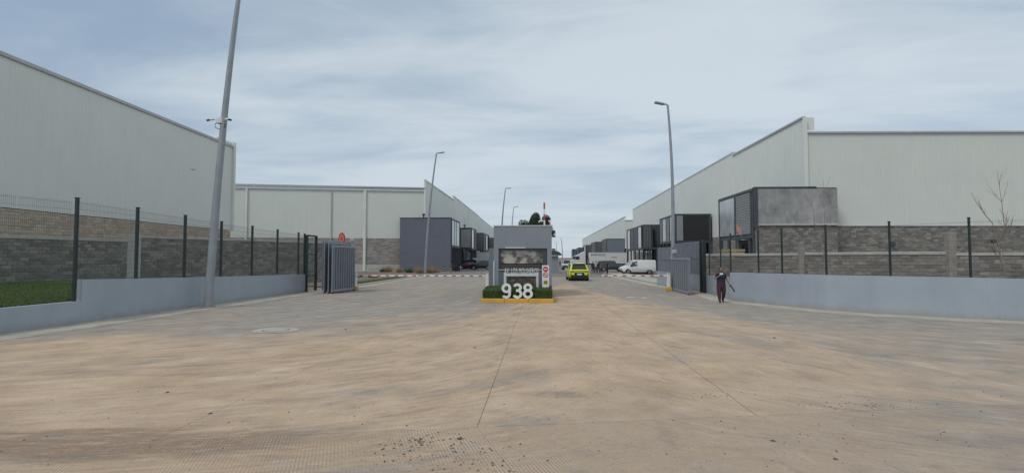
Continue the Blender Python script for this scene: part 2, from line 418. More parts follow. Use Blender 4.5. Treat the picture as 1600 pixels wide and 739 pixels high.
ground_mat('slab_concrete'); ground_mat('street_concrete', grooves=True)
ground_mat('yard_asphalt', asphalt=1, base=(.155, .155, .155))
ground_mat('base_earth', base=(.16, .13, .10))
def strip_mat():
    t = NT('dusty_strip'); p = t.pos(); a = t.noise(p, 1.3, 6, .65, .3); f = t.noise(p, 25, 5, .75)
    c = t.ramp(a, [(.3, (.38, .335, .27)), (.5, (.50, .45, .37)), (.72, (.60, .55, .46))])
    c = t.mix(t.rng(f, .34, .5, .35, 0), c, (.16, .14, .12)); t.color(c).rough(.92).bump(f, .4, .01)
strip_mat()
plain('joint_fill', (.25, .205, .165), .95, .3, 8)

# ================================================================== SETTING: ground
def sheet(name, poly, z, mat, label=None):
    o = MB().add([(x, y, z) for x, y in poly], [tuple(range(len(poly)))]).build(name, M[mat]); o['kind'] = 'structure'
    if label: o['label'] = label
    return o
sheet('ground', [(-1500, -400), (1500, -400), (1500, 3000), (-1500, 3000)], -.045, 'base_earth')
sheet('yard_ground', [(-60, -25), (60, -25), (60, 330), (-60, 330)], -.022, 'joint_fill')
def sline(x): return 6.40 + .187 * (x + .75)         # where the driveway meets the street
drive = tag(empty('driveway'), kind='structure'); street = tag(empty('street'), kind='structure')
def slab(poly, mat, parent, h=.018, z=0.0):
    b = MB().prism(poly, z - h, z).build('slab', M[mat], parent); return b
g = .008
xs = [-14.85, -11.33, -7.80, -4.27, -.75, 2.78, 6.31, 9.84, 13.37, 16.9, 20.43, 24, 28]
GAP = [.001, .001, .001, .0035, .0038, .0065, .0015, .0015, .0015, .0015, .0015, .0015, .0015]
for i in range(len(xs) - 1):
    gl_, gr_ = GAP[i], GAP[i + 1]; x0, x1 = xs[i] + gl_, xs[i + 1] - gr_
    cuts = [None, 17.5 + .4 * math.sin(i), 32.2] if x1 > 9.9 or True else []
    prev = (sline(x0) + .004, sline(x1) + .004)
    tops = [17.5, 32.0, 46.0, 60.0] if x0 < 9 else [17.5, 31.0]
    for yt in tops:
        slab([(x0, prev[0]), (x1, prev[1]), (x1, yt - .001), (x0, yt - .001)], 'slab_concrete', drive)
        prev = (yt + .001, yt + .001)
du = Vector((.355, -.935))
for k in range(-7, 9):
    g = .0055 if k in (0, 1) else .002
    a = Vector((-.75 + 3.53 * k, 0)); a.y = sline(a.x); b = Vector((-.75 + 3.53 * (k + 1), 0)); b.y = sline(b.x)
    n_ = Vector((-g / 2, 0)); 
    for s0, s1 in ((0, 5.2), (5.21, 10.4), (10.41, 16)):
        p = [a + du * s0 - n_, b + du * s0 + n_, b + du * s1 + n_, a + du * s1 - n_]
        slab([(q.x, q.y - (.004 if s0 == 0 else 0)) for q in p], 'street_concrete', street)
sheet('inner_road', [(-60, 60.0), (60, 60.0), (60, 320), (-60, 320)], -.006, 'yard_asphalt')
sheet('parking_yard', [(9.84, 31), (30, 31), (30, 60), (9.84, 60)], -.003, 'yard_asphalt')
sheet('side_yard', [(-60, 34.0), (-14.86, 34.0), (-14.86, 60), (-60, 60)], -.006, 'base_earth')

# right low wall path and left low wall path
RW = [(9.85, 32.7), (9.62, 29.6), (9.28, 26.5)]
RW2 = [(9.28, 26.5), (9.75, 24.9), (10.45, 23.1), (11.2, 21.45), (12.3, 20.15), (13.95, 18.95), (16.1, 17.7), (19.2, 16.1), (24, 14.0), (32, 11.2)]
LX = -14.3
def ribbon(pts, w0, w1, z, name, mat, h=0.0):          # strip offset to the right of the path direction
    P = [Vector((p[0], p[1])) for p in pts]; a = []; b = []
    for i, p in enumerate(P):
        t = (P[min(i + 1, len(P) - 1)] - P[max(i - 1, 0)]).normalized(); n = Vector((t.y, -t.x))
        a.append(p + n * w0); b.append(p + n * w1)
    m_ = MB(); k = len(P)
    vs = [(p.x, p.y, z) for p in a] + [(p.x, p.y, z) for p in b]
    m_.add(vs, [(i, i + 1, k + i + 1, k + i)[::-1] if False else (i, k + i, k + i + 1, i + 1) for i in range(k - 1)])
    if h:
        m_.add([(p.x, p.y, z) for p in b] + [(p.x, p.y, z - h) for p in b], [(i, k + i, k + i + 1, i + 1) for i in range(k - 1)])
    o = m_.build(name, M[mat]); o['kind'] = 'structure'; return o
# pavement strips of pale dusty concrete at the feet of both walls (path direction keeps the road on its right)
ribbon([(LX, 8), (LX, 14), (LX, 21), (LX, 33), (LX + .9, 36.5)], -.05, 1.15, .012, 'pavement', 'dusty_strip', .02)
ribbon((RW[:2] + RW2)[::1], -.02, .95, .012, 'pavement', 'dusty_strip', .02)
ribbon([(8.9, 62), (9.15, 41.5), (9.85, 32.7)], -.05, .75, .012, 'pavement', 'dusty_strip', .02)

# raised ground behind the left wall
def raised(name, poly, mat, zs):
    o = MB().prism(poly, -.3, zs).build(name, M[mat]); o['kind'] = 'structure'; return o
raised('lawn_ground', [(-14.45, 4), (-14.45, 27), (-18.5, 31.5), (-26.5, 34), (-30, 10), (-30, 4)], 'lawn_soil', [.62, .70, .78, .82, .8, .62])
raised('soil_bed', [(10.4, 32), (10.0, 27.0), (10.9, 23.5), (11.5, 21.7), (14.2, 19.3), (16.4, 18), (24, 14.4), (32, 11.6), (40, 30), (14, 40)], 'soil', .35)

# kerbs of the left verge
def kerb(p, q, w=.18, h=.13, mat='concrete_pale', name='kerb'):
    p = Vector(p); q = Vector(q); L = (q - p).length; n = max(1, int(L / 1.5)); an = math.atan2(q.y - p.y, q.x - p.x)
    root = tag(empty(name, (p.x, p.y, 0), an), kind='structure')
    me = MB().box((L / n / 2, 0, h / 2 - .03), (L / n - .012, w, h + .06), 0, None, .02).mesh('kerb_stone', M[mat])
    for i in range(n):
        o = link('kerb_stone', me, root); o.location = (L / n * i, 0, 0)
k0 = G(540, 450); k1 = G(642, 434); k2 = G(668, 430)
kerb((k0.x, k0.y), (k1.x, k1.y), .22); kerb((k1.x, k1.y), (k2.x, k2.y), .22)
kerb((k2.x, k2.y), (-13.3, 82), .22)
ribbon([(k0.x, k0.y), (k1.x, k1.y), (k2.x, k2.y)], .1, .75, .010, 'pavement_gutter', 'dusty_strip')
sheet('verge_soil', [(k0.x - .1, k0.y + .1), (k1.x - .1, k1.y + .1), (k2.x - .1, k2.y), (-13.5, 82), (-44, 79), (-40, 50), (-15, 37)], .06, 'soil')
# right verge island in front of the parked vans
kerb((9.4, 44), (9.4, 74), .3, .14); 
sheet('verge_sand', [(9.5, 44), (11.2, 44), (11.2, 74), (9.5, 74)], .08, 'dusty_strip')
kerb((11.3, 44), (11.3, 74), .3, .14)

# worn white marks across the right lane
for (a, b, yy_, ww) in ((902, 908, 463.6, 1.6), (921, 932, 463.4, 1.4), (944, 952, 463.4, 1.4), (959, 968, 464.0, 1.3), (979, 991, 464.6, 2.2), (1004, 1011, 465.6, 2.6)):
    p = G(a, yy_); q = G(b, yy_); m_ = MB(); d = .10 * ww
    pts = []
    for i in range(7):
        t_ = i / 6; pts.append((p.x + (q.x - p.x) * t_, p.y + rnd.uniform(-.04, .05), .004))
    for i in range(6, -1, -1):
        t_ = i / 6; pts.append((p.x + (q.x - p.x) * t_ + rnd.uniform(-.02, .05), p.y + d + rnd.uniform(-.05, .08), .004))
    o = m_.add(pts, [tuple(range(len(pts)))]).build('lane_marking', M['white_paint']); o['kind'] = 'structure'

# stones, clods and grit on the concrete
def pebbles():
    m_ = MB()
    def st(x, y, r):
        vs = [(x + r * rnd.uniform(.6, 1.3) * math.cos(a), y + r * rnd.uniform(.6, 1.3) * math.sin(a), -.002) for a in (0, 1.2, 2.5, 3.8, 5.0)]
        vs += [(x + rnd.uniform(-.3, .3) * r, y + rnd.uniform(-.3, .3) * r, r * rnd.uniform(.35, .7))]
        m_.add(vs, [(0, 1, 5), (1, 2, 5), (2, 3, 5), (3, 4, 5), (4, 0, 5)])
    for _ in range(520):
        st(rnd.uniform(-7, 9), rnd.uniform(4.4, 17), rnd.choice((.008, .010, .013, .018)))
    for _ in range(260):
        p = G(rnd.gauss(680, 60), rnd.gauss(705, 18)); st(p.x, p.y, rnd.choice((.006, .009, .012, .02)))
    for (cx, cy, sx, sy, n) in ((1345, 633, 50, 4, 90), (1130, 618, 26, 4, 30), (640, 690, 30, 4, 50), (730, 688, 10, 2, 14), (1200, 690, 120, 20, 60)):
        for _ in range(n):
            p = G(rnd.gauss(cx, sx), rnd.gauss(cy, sy)); st(p.x, p.y, rnd.choice((.007, .010, .016)))
    for (px, py, r) in ((741, 543, .05), (328, 646, .04), (1208, 689, .035), (1305, 717, .03), (261, 613, .035), (719, 685, .05), (658, 695, .03), (1137, 473, .06), (540, 515, .05), (1210, 528, .05)):
        p = G(px, py); st(p.x, p.y, r)
    m_.build('gravel', M['stone'], None, 'stuff')['label'] = 'small dark stones and clods scattered over the dusty concrete'
pebbles()

# pale manhole cover in the left lane
mh = G(431, 516)
mo = empty('manhole_cover', (mh.x, mh.y, 0), 0, 'pale dusty round manhole cover set in the grey lane', 'manhole')
def disc(r0, r1, z, n=28):
    m_ = MB(); vs = [(r0 * math.cos(2 * math.pi * i / n), r0 * math.sin(2 * math.pi * i / n), z) for i in range(n)] + [(r1 * math.cos(2 * math.pi * i / n), r1 * math.sin(2 * math.pi * i / n), z) for i in range(n)]
    if r0 <= 0: return m_.add(vs[n:], [tuple(range(n))])
    return m_.add(vs, [(i, n + i, n + (i + 1) % n, (i + 1) % n) for i in range(n)])
disc(.36, .62, .008).build('surround', M['dusty_strip'], mo)
disc(.34, .365, .012).build('iron_ring', M['stone'], mo)
disc(0, .34, .010).build('lid', M['concrete'], mo)

# ================================================================== walls
def poly_wall(name, pts, tops, thick, mat, label, cat, z0=-.06, side=1, group=None, cop=None):
    """rendered wall following a path; side=+1 puts the thickness left of the path"""
    P = [Vector((p[0], p[1])) for p in pts]; o = []
    for i, p in enumerate(P):
        t = (P[min(i + 1, len(P) - 1)] - P[max(i - 1, 0)]).normalized(); o.append(p + Vector((-t.y, t.x)) * thick * side)
    n = len(P); vs = [(p.x, p.y, z0) for p in P] + [(p.x, p.y, tops[i]) for i, p in enumerate(P)] + [(p.x, p.y, tops[i]) for i, p in enumerate(o)] + [(p.x, p.y, z0) for p in o]
    fs = []
    for i in range(n - 1):
        for a in range(3):
            fs.append((a * n + i, a * n + i + 1, (a + 1) * n + i + 1, (a + 1) * n + i))
    fs += [(0, n, 2 * n, 3 * n), (n - 1, 4 * n - 1, 3 * n - 1, 2 * n - 1)]
    if side < 0: fs = [f[::-1] for f in fs]
    ob = MB().add(vs, fs).build(name, M[mat])
    return tag(ob, label, cat, group)
STEP = AX(127, 470, LX).y
poly_wall('low_wall', [(LX, 3), (LX, STEP)], [.66, .70], .22, 'blue_wall', 'lowest stretch of blue grey rendered wall in front of the lawn', 'wall')
poly_wall('low_wall', [(LX, STEP + .005), (LX, 21.75)], [1.36, 1.24], .22, 'blue_wall', 'blue grey rendered wall stretch from the step to the tall leaning lamp post', 'wall')
poly_wall('low_wall', [(LX, 21.76), (LX, 26), (LX, 32.2)], [1.24, 1.16, 1.07], .22, 'blue_wall', 'blue grey rendered wall stretch between tall lamp post and slatted gate', 'wall')
poly_wall('low_wall', RW, [1.03, 1.08, 1.12], .2, 'blue_wall', 'short lower stretch of blue grey wall right behind the walking person', 'wall', side=1)
poly_wall('low_wall', RW2, [1.36, 1.37, 1.38, 1.385, 1.39, 1.385, 1.36, 1.36, 1.36, 1.36], .22, 'blue_wall', 'long curved blue grey wall running out of the picture on the right', 'wall', side=1)
poly_wall('low_wall', [(9.05, 41.6), (9.8, 33.1)], [1.05, 1.02], .2, 'blue_wall', 'blue grey wall under the tall slatted screen beside the barrier post', 'wall', side=1)

# mesh fences
def mesh_panel(p, q, z0a, z0b, z1a, z1b, parent):
    p = Vector((p[0], p[1], 0)); q = Vector((q[0], q[1], 0)); L = (q - p).length; m_ = MB(); r = .0015; n = int(L / .055)
    d = (q - p).normalized(); nn = Vector((d.y, -d.x, 0))
    for i in range(1, n):
        t = i / n; c = p.lerp(q, t); a = z0a + (z0b - z0a) * t; b = z1a + (z1b - z1a) * t
        vs = []
        for z in (a, b):
            for s1, s2 in ((-1, -1), (1, -1), (1, 1), (-1, 1)): w = c + d * r * s1 + nn * r * s2; vs.append((w.x, w.y, z))
        m_.add(vs, [(0, 1, 5, 4), (1, 2, 6, 5), (2, 3, 7, 6), (3, 0, 4, 7)])
    H = z1a - z0a; k = int(H / .2)
    for j in range(k + 1):
        s = (j + .3) / (k + .6); out = .03 if j % 4 == 0 else 0
        a = p + nn * out; b = q + nn * out; za = z0a + (z1a - z0a) * s; zb = z0b + (z1b - z0b) * s
        m_.tube([(a.x, a.y, za), (b.x, b.y, zb)], .0032, 4, 0, False, False)
    return m_.build('mesh_panel', M['fence_wire'], parent, 'stuff')
def fence(pts, zb, zt, label, posts=None, w=.062):
    root = empty('mesh_fence', (0, 0, 0), 0, label, 'fence')
    for i, (x, y) in enumerate(pts):
        if posts and not posts[i]: continue
        MB().box((x, y, (zb[i] + zt[i]) / 2), (w, w, zt[i] - zb[i]), 0, None, .008).box((x, y, zt[i] + .012), (w + .02, w + .02, .024)).build('post', M['fence_green'], root)
    for i in range(len(pts) - 1): mesh_panel(pts[i], pts[i + 1], zb[i] + .03, zb[i + 1] + .03, zt[i] - .08, zt[i + 1] - .08, root)
    return root
def lfx(px): return AX(px, 405, LX - .11).y
ly = [lfx(x) for x in (115, 213, 288, 345, 393.5, 433, 466)]
fence([(LX - .11, ly[0] + .06)] + [(LX - .11, y) for y in ly[1:]] + [(LX - .11, 31.9)], [.5] + [1.2] * 5 + [1.0] * 2, [3.9, 3.84, 3.78, 3.7, 3.66, 3.62, 3.58, 3.55], 'dark green wire mesh fence standing on the left blue grey wall', w=.09)
fence([(LX - .11, 8.6), (LX - .11, 11.3), (LX - .11, 13.9), (LX - .11, ly[0] - .10)], [.6, .6, .6, .6], [3.8, 3.82, 3.85, 3.88], 'wire mesh fence above the green lawn leaving the picture', posts=[1, 1, 0, 0], w=.06)
# the square black frame that closes the left fence
po = empty('gate_post', (0, 0, 0), 0, 'black square steel frame closing the left fence beside the gate', 'post')
for yy_ in (31.95, 33.3): MB().box((LX + .02, yy_, 1.72), (.14, .14, 3.56), 0, None, .01).build('upright', M['fence_green'], po)
MB().box((LX + .02, 32.62, 3.46), (.1, 1.21, .10)).build('cross_bar', M['fence_green'], po)
for k in range(2): MB().box((LX + .02, 32.62, 1.0 + 1.3 * k), (.06, 1.2, .06)).build('cross_bar', M['fence_green'], po)
mesh_panel((LX, 32), (LX, 33.25), .05, .05, 3.4, 3.4, po)

rp = [(9.9, 31.6), (9.62, 28.8), (9.36, 26.6), (9.95, 24.75), (10.42, 23.45), (11.3, 21.6), (12.75, 20.05), (14.6, 18.83), (16.75, 17.66), (19.3, 16.3), (21.6, 15.3)]
fence(rp, [1.0, 1.0, 1.1] + [1.3] * 8, [3.1, 3.15, 3.25, 3.27, 3.3, 3.33, 3.36, 3.4, 3.42, 3.45, 3.45], 'dark green wire mesh fence standing on the right blue grey wall')

# split-face block walls (real blocks joined in one piece: each is well under ten pixels)
def blocks(parent, p0, p1, z0, z1, mat, bw=.4, bh=.2, depth=.03, name='block_courses', nrm=1, backing=.12):
    p = Vector((p0[0], p0[1])); q = Vector((p1[0], p1[1])); L = (q - p).length; d = (q - p) / L; n = Vector((d.y, -d.x)) * nrm
    rows = max(1, round((z1 - z0) / bh)); bh = (z1 - z0) / rows; m_ = MB(); gp = .012
    for r in range(rows):
        u = -(bw / 2 if r % 2 else 0)
        while u < L - .02:
            a = max(u, 0) + gp / 2; b = min(u + bw, L) - gp / 2; u += bw
            if b - a < .05: continue
            dp = rnd.uniform(.006, depth); za = z0 + r * bh + gp / 2; zb = z0 + (r + 1) * bh - gp / 2; ch = .018
            A = p + d * a; B = p + d * b; A2 = p + d * (a + ch) + n * dp; B2 = p + d * (b - ch) + n * dp
            k1, k2, k3, k4 = (rnd.uniform(-.006, .012) for _ in range(4))
            vs = [(A.x, A.y, za), (B.x, B.y, za), (B.x, B.y, zb), (A.x, A.y, zb),
                  (A2.x + n.x * k1, A2.y + n.y * k1, za + ch), (B2.x + n.x * k2, B2.y + n.y * k2, za + ch), (B2.x + n.x * k3, B2.y + n.y * k3, zb - ch), (A2.x + n.x * k4, A2.y + n.y * k4, zb - ch)]
            fs = [(4, 5, 6, 7), (0, 1, 5, 4), (1, 2, 6, 5), (2, 3, 7, 6), (3, 0, 4, 7)]
            if nrm < 0: fs = [f[::-1] for f in fs]
            m_.add(vs, fs)
    m_.build(name, M[mat], parent, 'stuff')
    if backing:
        c = (p + q) / 2 - n * (backing / 2 + .002) ; an = math.atan2(d.y, d.x)
        Mx = Matrix.Translation((c.x, c.y, 0)) @ Matrix.Rotation(an, 4, 'Z')
        MB().box((0, 0, (z0 + z1) / 2), (L, backing, z1 - z0), 0, Mx).build('mortar_core', M['mortar'], parent)
def bar(parent, p0, p1, z, h, w, mat, name, off=0.0, nrm=1, ch=.015):
    p = Vector((p0[0], p0[1])); q = Vector((p1[0], p1[1])); L = (q - p).length; d = (q - p) / L; n = Vector((d.y, -d.x)) * nrm
    c = (p + q) / 2 + n * off; Mx = Matrix.Translation((c.x, c.y, z)) @ Matrix.Rotation(math.atan2(d.y, d.x), 4, 'Z')
    return MB().box((0, 0, 0), (L, w, h), 0, Mx, ch).build(name, M[mat], parent)
# left boundary wall
lb = empty('boundary_wall', (-26.3, 33, 0), 0, 'rough grey block boundary wall behind the lawn and left fence', 'wall')
lb.location = (0, 0, 0)
A0, A1, A2 = (-29.4, 20.0), (-26.2, 33.0), tuple(AY(517, 405, 46.5)[:2])
blocks(lb, A0, A1, .7, 3.08, 'block_grey'); blocks(lb, A1, A2, .05, 3.36, 'block_grey')
bar(lb, A0, A1, 3.17, .17, .24, 'concrete', 'coping', -.06); bar(lb, (A1[0] + .12, A1[1] + .16), A2, 3.45, .16, .24, 'concrete', 'coping', -.06)
bar(lb, (A1[0] - .22, A1[1] - .3), (A1[0] + .22, A1[1] + .3), 2.0, 3.2, .34, 'concrete_pale', 'pilaster', .02)
# right boundary wall
rb = empty('boundary_wall', (0, 0, 0), 0, 'rough grey block boundary wall with pale coping behind the right fence', 'wall')
def rbp(px, Y): v = AY(px, 405, Y); return (v.x, v.y)
B0, B1, B2, B3, B4 = rbp(1096, 38), rbp(1250, 33.5), rbp(1484, 30), rbp(1640, 27.5), rbp(1760, 26)
for a, b, zt in ((B0, B1, 2.32), (B1, B2, 2.36), (B2, B3, 2.30), (B3, B4, 2.3)):
    blocks(rb, a, b, .3, zt - .12, 'block_grey'); bar(rb, a, b, zt - .03, .17, .26, 'concrete_pale', 'coping', -.05)
for (q, w_, zt) in ((B1, .30, 3.05), (B2, .40, 3.45)):
    MB().box((q[0] + .02, q[1] - .06, (zt + .3) / 2), (w_, .36, zt - .3), 0, None, .02).build('pilaster', M['mortar'], rb)

# ================================================================== halls
PANEL = {}
def panel_mesh(w, mat):
    key = (round(w, 3), mat)
    if key in PANEL: return PANEL[key]
    m_ = MB(); prof = []; n = 4; s = w / n
    for i in range(n): prof += [(i * s + .02, 0), (i * s + s * .36, 0), (i * s + s * .42, .010), (i * s + s * .94, .010)]
    prof = [(0, -.006), (.012, -.006)] + prof[0:] + [(w - .004, .0), (w, -.006)]
    for z in (0, 1): pass
    k = len(prof); vs = [(x, -y, 0) for x, y in prof] + [(x, -y, 1) for x, y in prof]
    m_.add(vs, [(i, i + 1, k + i + 1, k + i) for i in range(k - 1)])
    PANEL[key] = m_.mesh('wall_panel', M[mat]); return PANEL[key]
def sheet_wall(parent, p0, p1, z0, z1a, z1b, mat='sheet', w=1.0, nrm=1):
    """ribbed sheets from p0 to p1 (outside lies to the right of the walking direction)"""
    p = Vector((p0[0], p0[1])); q = Vector((p1[0], p1[1])); L = (q - p).length; n = max(1, round(L / w)); ww = L / n; d = (q - p) / L; an = math.atan2(d.y, d.x)
    me = panel_mesh(ww, mat)
    for i in range(n):
        o = link('wall_panel', me, parent); c = p + d * (ww * i); t = (i + .5) / n
        o.location = (c.x, c.y, z0); o.rotation_euler = (0, 0, an); o.scale = (1, 1, z1a + (z1b - z1a) * t - z0)
# outside to the right of direction: local +X along wall, outward = -Y local -> right-hand side. good.
def P(px, py, Y): v = AY(px, py, Y); return (v.x, v.y)

# --- hall A, near left
ha = empty('warehouse', (0, 0, 0), 0, 'huge pale ribbed warehouse filling the left edge above the block wall', 'building')
def onz(px, py, z): d = ray(px, py); t = (z - CAMZ) / d.z; return Vector((d.x * t, d.y * t))
_q0, _q1 = onz(0, 84, 14.0), onz(363, 229.5, 14.0); _q0 = _q1 + (_q0 - _q1) * 1.6; a0, a1 = (_q0.x, _q0.y), (_q1.x, _q1.y)
HA = 14.0
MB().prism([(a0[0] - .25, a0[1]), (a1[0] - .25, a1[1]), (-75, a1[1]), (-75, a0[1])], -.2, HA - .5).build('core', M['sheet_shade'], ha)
sheet_wall(ha, a0, a1, 5.05, HA, HA)
blocks(ha, a0, a1, .6, 5.0, 'block_tan', .4, .2, .012)
bar(ha, a0, a1, HA + .02, .24, .3, 'flashing', 'parapet_cap', -.02)
MB().box((a1[0] - .02, a1[1] + .16, (5.05 + HA + .45) / 2), (.5, .34, HA + .45 - 5.05)).build('corner_trim', M['sheet'], ha)
bar(ha, (a1[0] - .02, a1[1] - 2.6), (a1[0] - .02, a1[1]), HA + .34, .28, .16, 'sheet', 'parapet_return', -.16)

# --- hall B, far left
hb = empty('warehouse', (0, 0, 0), 0, 'pale warehouse with white downpipes and grey block base behind the left gate', 'building')
b0, b1, b2 = (-59.05, 76.25), (-18.4, 84.5), (-18.4, 113.0)
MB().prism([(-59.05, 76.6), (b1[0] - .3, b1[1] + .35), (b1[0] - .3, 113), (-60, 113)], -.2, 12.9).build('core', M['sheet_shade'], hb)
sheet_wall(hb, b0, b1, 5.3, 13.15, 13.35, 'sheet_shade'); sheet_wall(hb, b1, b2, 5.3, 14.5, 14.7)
blocks(hb, b0, b1, 1.15, 5.25, 'block_far', .6, .2, .03); blocks(hb, b1, b2, 1.15, 5.25, 'block_far', .6, .2)
bar(hb, b0, b1, .55, 1.2, .3, 'concrete_pale', 'plinth', -.05)
bar(hb, b0, b1, 13.42, .22, .42, 'flashing', 'eaves_gutter', .12); bar(hb, b0, b1, 13.05, .42, .22, 'flashing_light', 'eaves_fascia', .09)
MB().box((b1[0] - .02, b1[1] - .10, 9.95), (.26, .34, 9.3)).build('corner_trim', M['sheet'], hb)
bar(hb, (b1[0], b1[1] - .25), b2, 14.72, .22, .26, 'flashing_light', 'parapet_cap', -.02)
def downpipe(px, z0, mat='pipe_white', w=.30, d=.16):
    # where the view line through px meets the side wall
    r_ = ray(px, 405); dd = Vector((b1[0] - b0[0], b1[1] - b0[1])); t = (b0[0] * dd.y - b0[1] * dd.x) / (r_.x * dd.y - r_.y * dd.x)
    x, y = r_.x * t, r_.y * t
    MB().box((x, y - .12, (z0 + 13) / 2), (w, d, 13 - z0), 0, None, .02).build('downpipe', M[mat], hb)
downpipe(384, 4.6); downpipe(569.5, .1, w=.42); downpipe(517, 4.6, 'flashing', .12)
# --- hall B2 further up the left side
hc = empty('warehouse', (0, 0, 0), 0, 'distant left warehouse with its parapet stepped up behind the first', 'building')
MB().prism([(-18.75, 113.2), (-18.75, 215), (-60, 215), (-60, 113.2)], -.2, 13.2).build('core', M['sheet_shade'], hc)
sheet_wall(hc, (-18.4, 113.1), (-18.4, 160), 5.3, 15.45, 15.0, 'sheet', 1.5); sheet_wall(hc, (-18.4, 160.3), (-18.4, 215), 5.3, 14.75, 14.2, 'sheet', 1.5)
MB().add([(-18.36, 113.05, 15.40), (-18.36, 160, 14.95), (-18.36, 160, 15.2), (-18.36, 113.05, 15.65), (-18.7, 113.05, 15.40), (-18.7, 160, 14.95), (-18.7, 160, 15.2), (-18.7, 113.05, 15.65)],
         [(0, 1, 2, 3), (7, 6, 5, 4), (3, 2, 6, 7), (0, 3, 7, 4), (1, 5, 6, 2), (0, 4, 5, 1)]).build('parapet_cap', M['flashing'], hc)
MB().add([(-18.36, 160.1, 14.70), (-18.36, 215, 14.15), (-18.36, 215, 14.35), (-18.36, 160.1, 14.95), (-18.7, 160.1, 14.70), (-18.7, 215, 14.15), (-18.7, 215, 14.35), (-18.7, 160.1, 14.95)],
         [(0, 1, 2, 3), (7, 6, 5, 4), (3, 2, 6, 7), (0, 3, 7, 4), (1, 5, 6, 2), (0, 4, 5, 1)]).build('parapet_cap', M['flashing'], hc)
MB().box((-18.42, 136, 10.2), (.16, .3, 9.7)).build('joint_trim', M['flashing_light'], hc)
blocks(hc, (-18.4, 113.1), (-18.4, 215), .1, 5.25, 'block_far', 1.2, .4, .02)

# --- hall C, near right
X0 = 23.4
he = empty('warehouse', (0, 0, 0), 0, 'largest pale warehouse behind the bare tree and right fence', 'building')
MB().prism([(X0 + .35, 48.35), (90, 50.2), (90, 65), (X0 + .35, 65)], -.2, 12.8).build('core', M['sheet_shade'], he)
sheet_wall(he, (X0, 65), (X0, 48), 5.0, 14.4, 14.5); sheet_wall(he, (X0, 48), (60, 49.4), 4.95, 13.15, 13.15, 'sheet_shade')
blocks(he, (X0, 48), (48, 48.94), .2, 4.9, 'block_grey', .42, .2)
bar(he, (X0, 48), (60, 49.4), 4.93, .07, .1, 'flashing', 'drip_flashing', .04)
bar(he, (X0 + .2, 48.0), (60, 49.4), 13.20, .17, .34, 'flashing', 'parapet_cap', .0)
bar(he, (X0, 65), (X0, 47.9), 14.55, .18, .34, 'flashing', 'parapet_cap', -.03)
MB().box((X0 + .11, 47.93, 9.75), (.34, .22, 9.5)).build('corner_trim', M['sheet'], he)
MB().box((X0 + .6, 48.22, 14.05), (.9, .14, 1.1)).build('parapet_return', M['sheet'], he)
for (px, py, r) in ((1189, 379, .22), (1393, 381, .2), (1550, 377, .16)):
    v = AY(px, py, 48.2); mm = MB().tube([(v.x, v.y - .02, v.z), (v.x, v.y - .3, v.z)], r, 12)
    mm.build('vent_pipe', M['frame_dark'], he)
# --- hall D
hd = empty('warehouse', (0, 0, 0), 0, 'long pale warehouse facade rising behind the right lamp post', 'building')
MB().prism([(X0 + .35, 65.3), (90, 65.3), (90, 134), (X0 + .35, 134)], -.2, 12.7).build('core', M['sheet_shade'], hd)
sheet_wall(hd, (X0, 134.5), (X0, 65.1), 4.9, 14.3, 14.75)
MB().add([(X0 - .04, 65.05, 14.72), (X0 - .04, 134.5, 14.27), (X0 - .04, 134.5, 14.5), (X0 - .04, 65.05, 14.95), (X0 + .3, 65.05, 14.72), (X0 + .3, 134.5, 14.27), (X0 + .3, 134.5, 14.5), (X0 + .3, 65.05, 14.95)],
         [(3, 2, 1, 0), (4, 5, 6, 7), (7, 6, 2, 3), (4, 7, 3, 0), (2, 6, 5, 1), (1, 5, 4, 0)]).build('parapet_cap', M['flashing'], hd)
MB().box((X0 + .02, 65.06, 9.8), (.3, .2, 9.9)).build('corner_trim', M['sheet'], hd)
blocks(hd, (X0, 134.5), (X0, 65.1), .1, 4.85, 'block_far', .8, .4, .02)
# --- hall E
hf = empty('warehouse', (0, 0, 0), 0, 'farthest low pale warehouse at the end of the right side', 'building')
MB().prism([(X0 + .35, 147.4), (90, 147.4), (90, 292), (X0 + .35, 292)], -.2, 12.3).build('core', M['sheet_shade'], hf)
sheet_wall(hf, (X0, 292), (X0, 147), 4.9, 12.7, 13.5, 'sheet', 2.0); sheet_wall(hf, (X0, 147), (40, 147), 4.9, 12.6, 12.6, 'sheet_shade')
bar(hf, (X0, 147), (40, 147), 12.65, .2, .3, 'flashing', 'parapet_cap')
MB().add([(X0 - .06, 146.9, 13.45), (X0 - .06, 292, 12.65), (X0 - .06, 292, 12.95), (X0 - .06, 146.9, 13.75), (X0 + .3, 146.9, 13.45), (X0 + .3, 292, 12.65), (X0 + .3, 292, 12.95), (X0 + .3, 146.9, 13.75)],
         [(3, 2, 1, 0), (4, 5, 6, 7), (7, 6, 2, 3), (4, 7, 3, 0), (2, 6, 5, 1), (1, 5, 4, 0)]).build('parapet_cap', M['flashing'], hf)
# --- wall closing the far end of the street
ew = empty('end_wall', (0, 0, 0), 0, 'low beige wall closing the far end of the street', 'wall')
MB().box((3, 205, 1.1), (46, .3, 2.6)).build('wall_face', M['cream_wall'], ew)
for k in range(10): MB().box((-18 + k * 4.6, 204.78, 1.12), (.4, .2, 2.7)).build('pilaster', M['concrete'], ew)
MB().box((3, 205, 2.47), (46.2, .5, .14)).build('coping', M['concrete_pale'], ew)

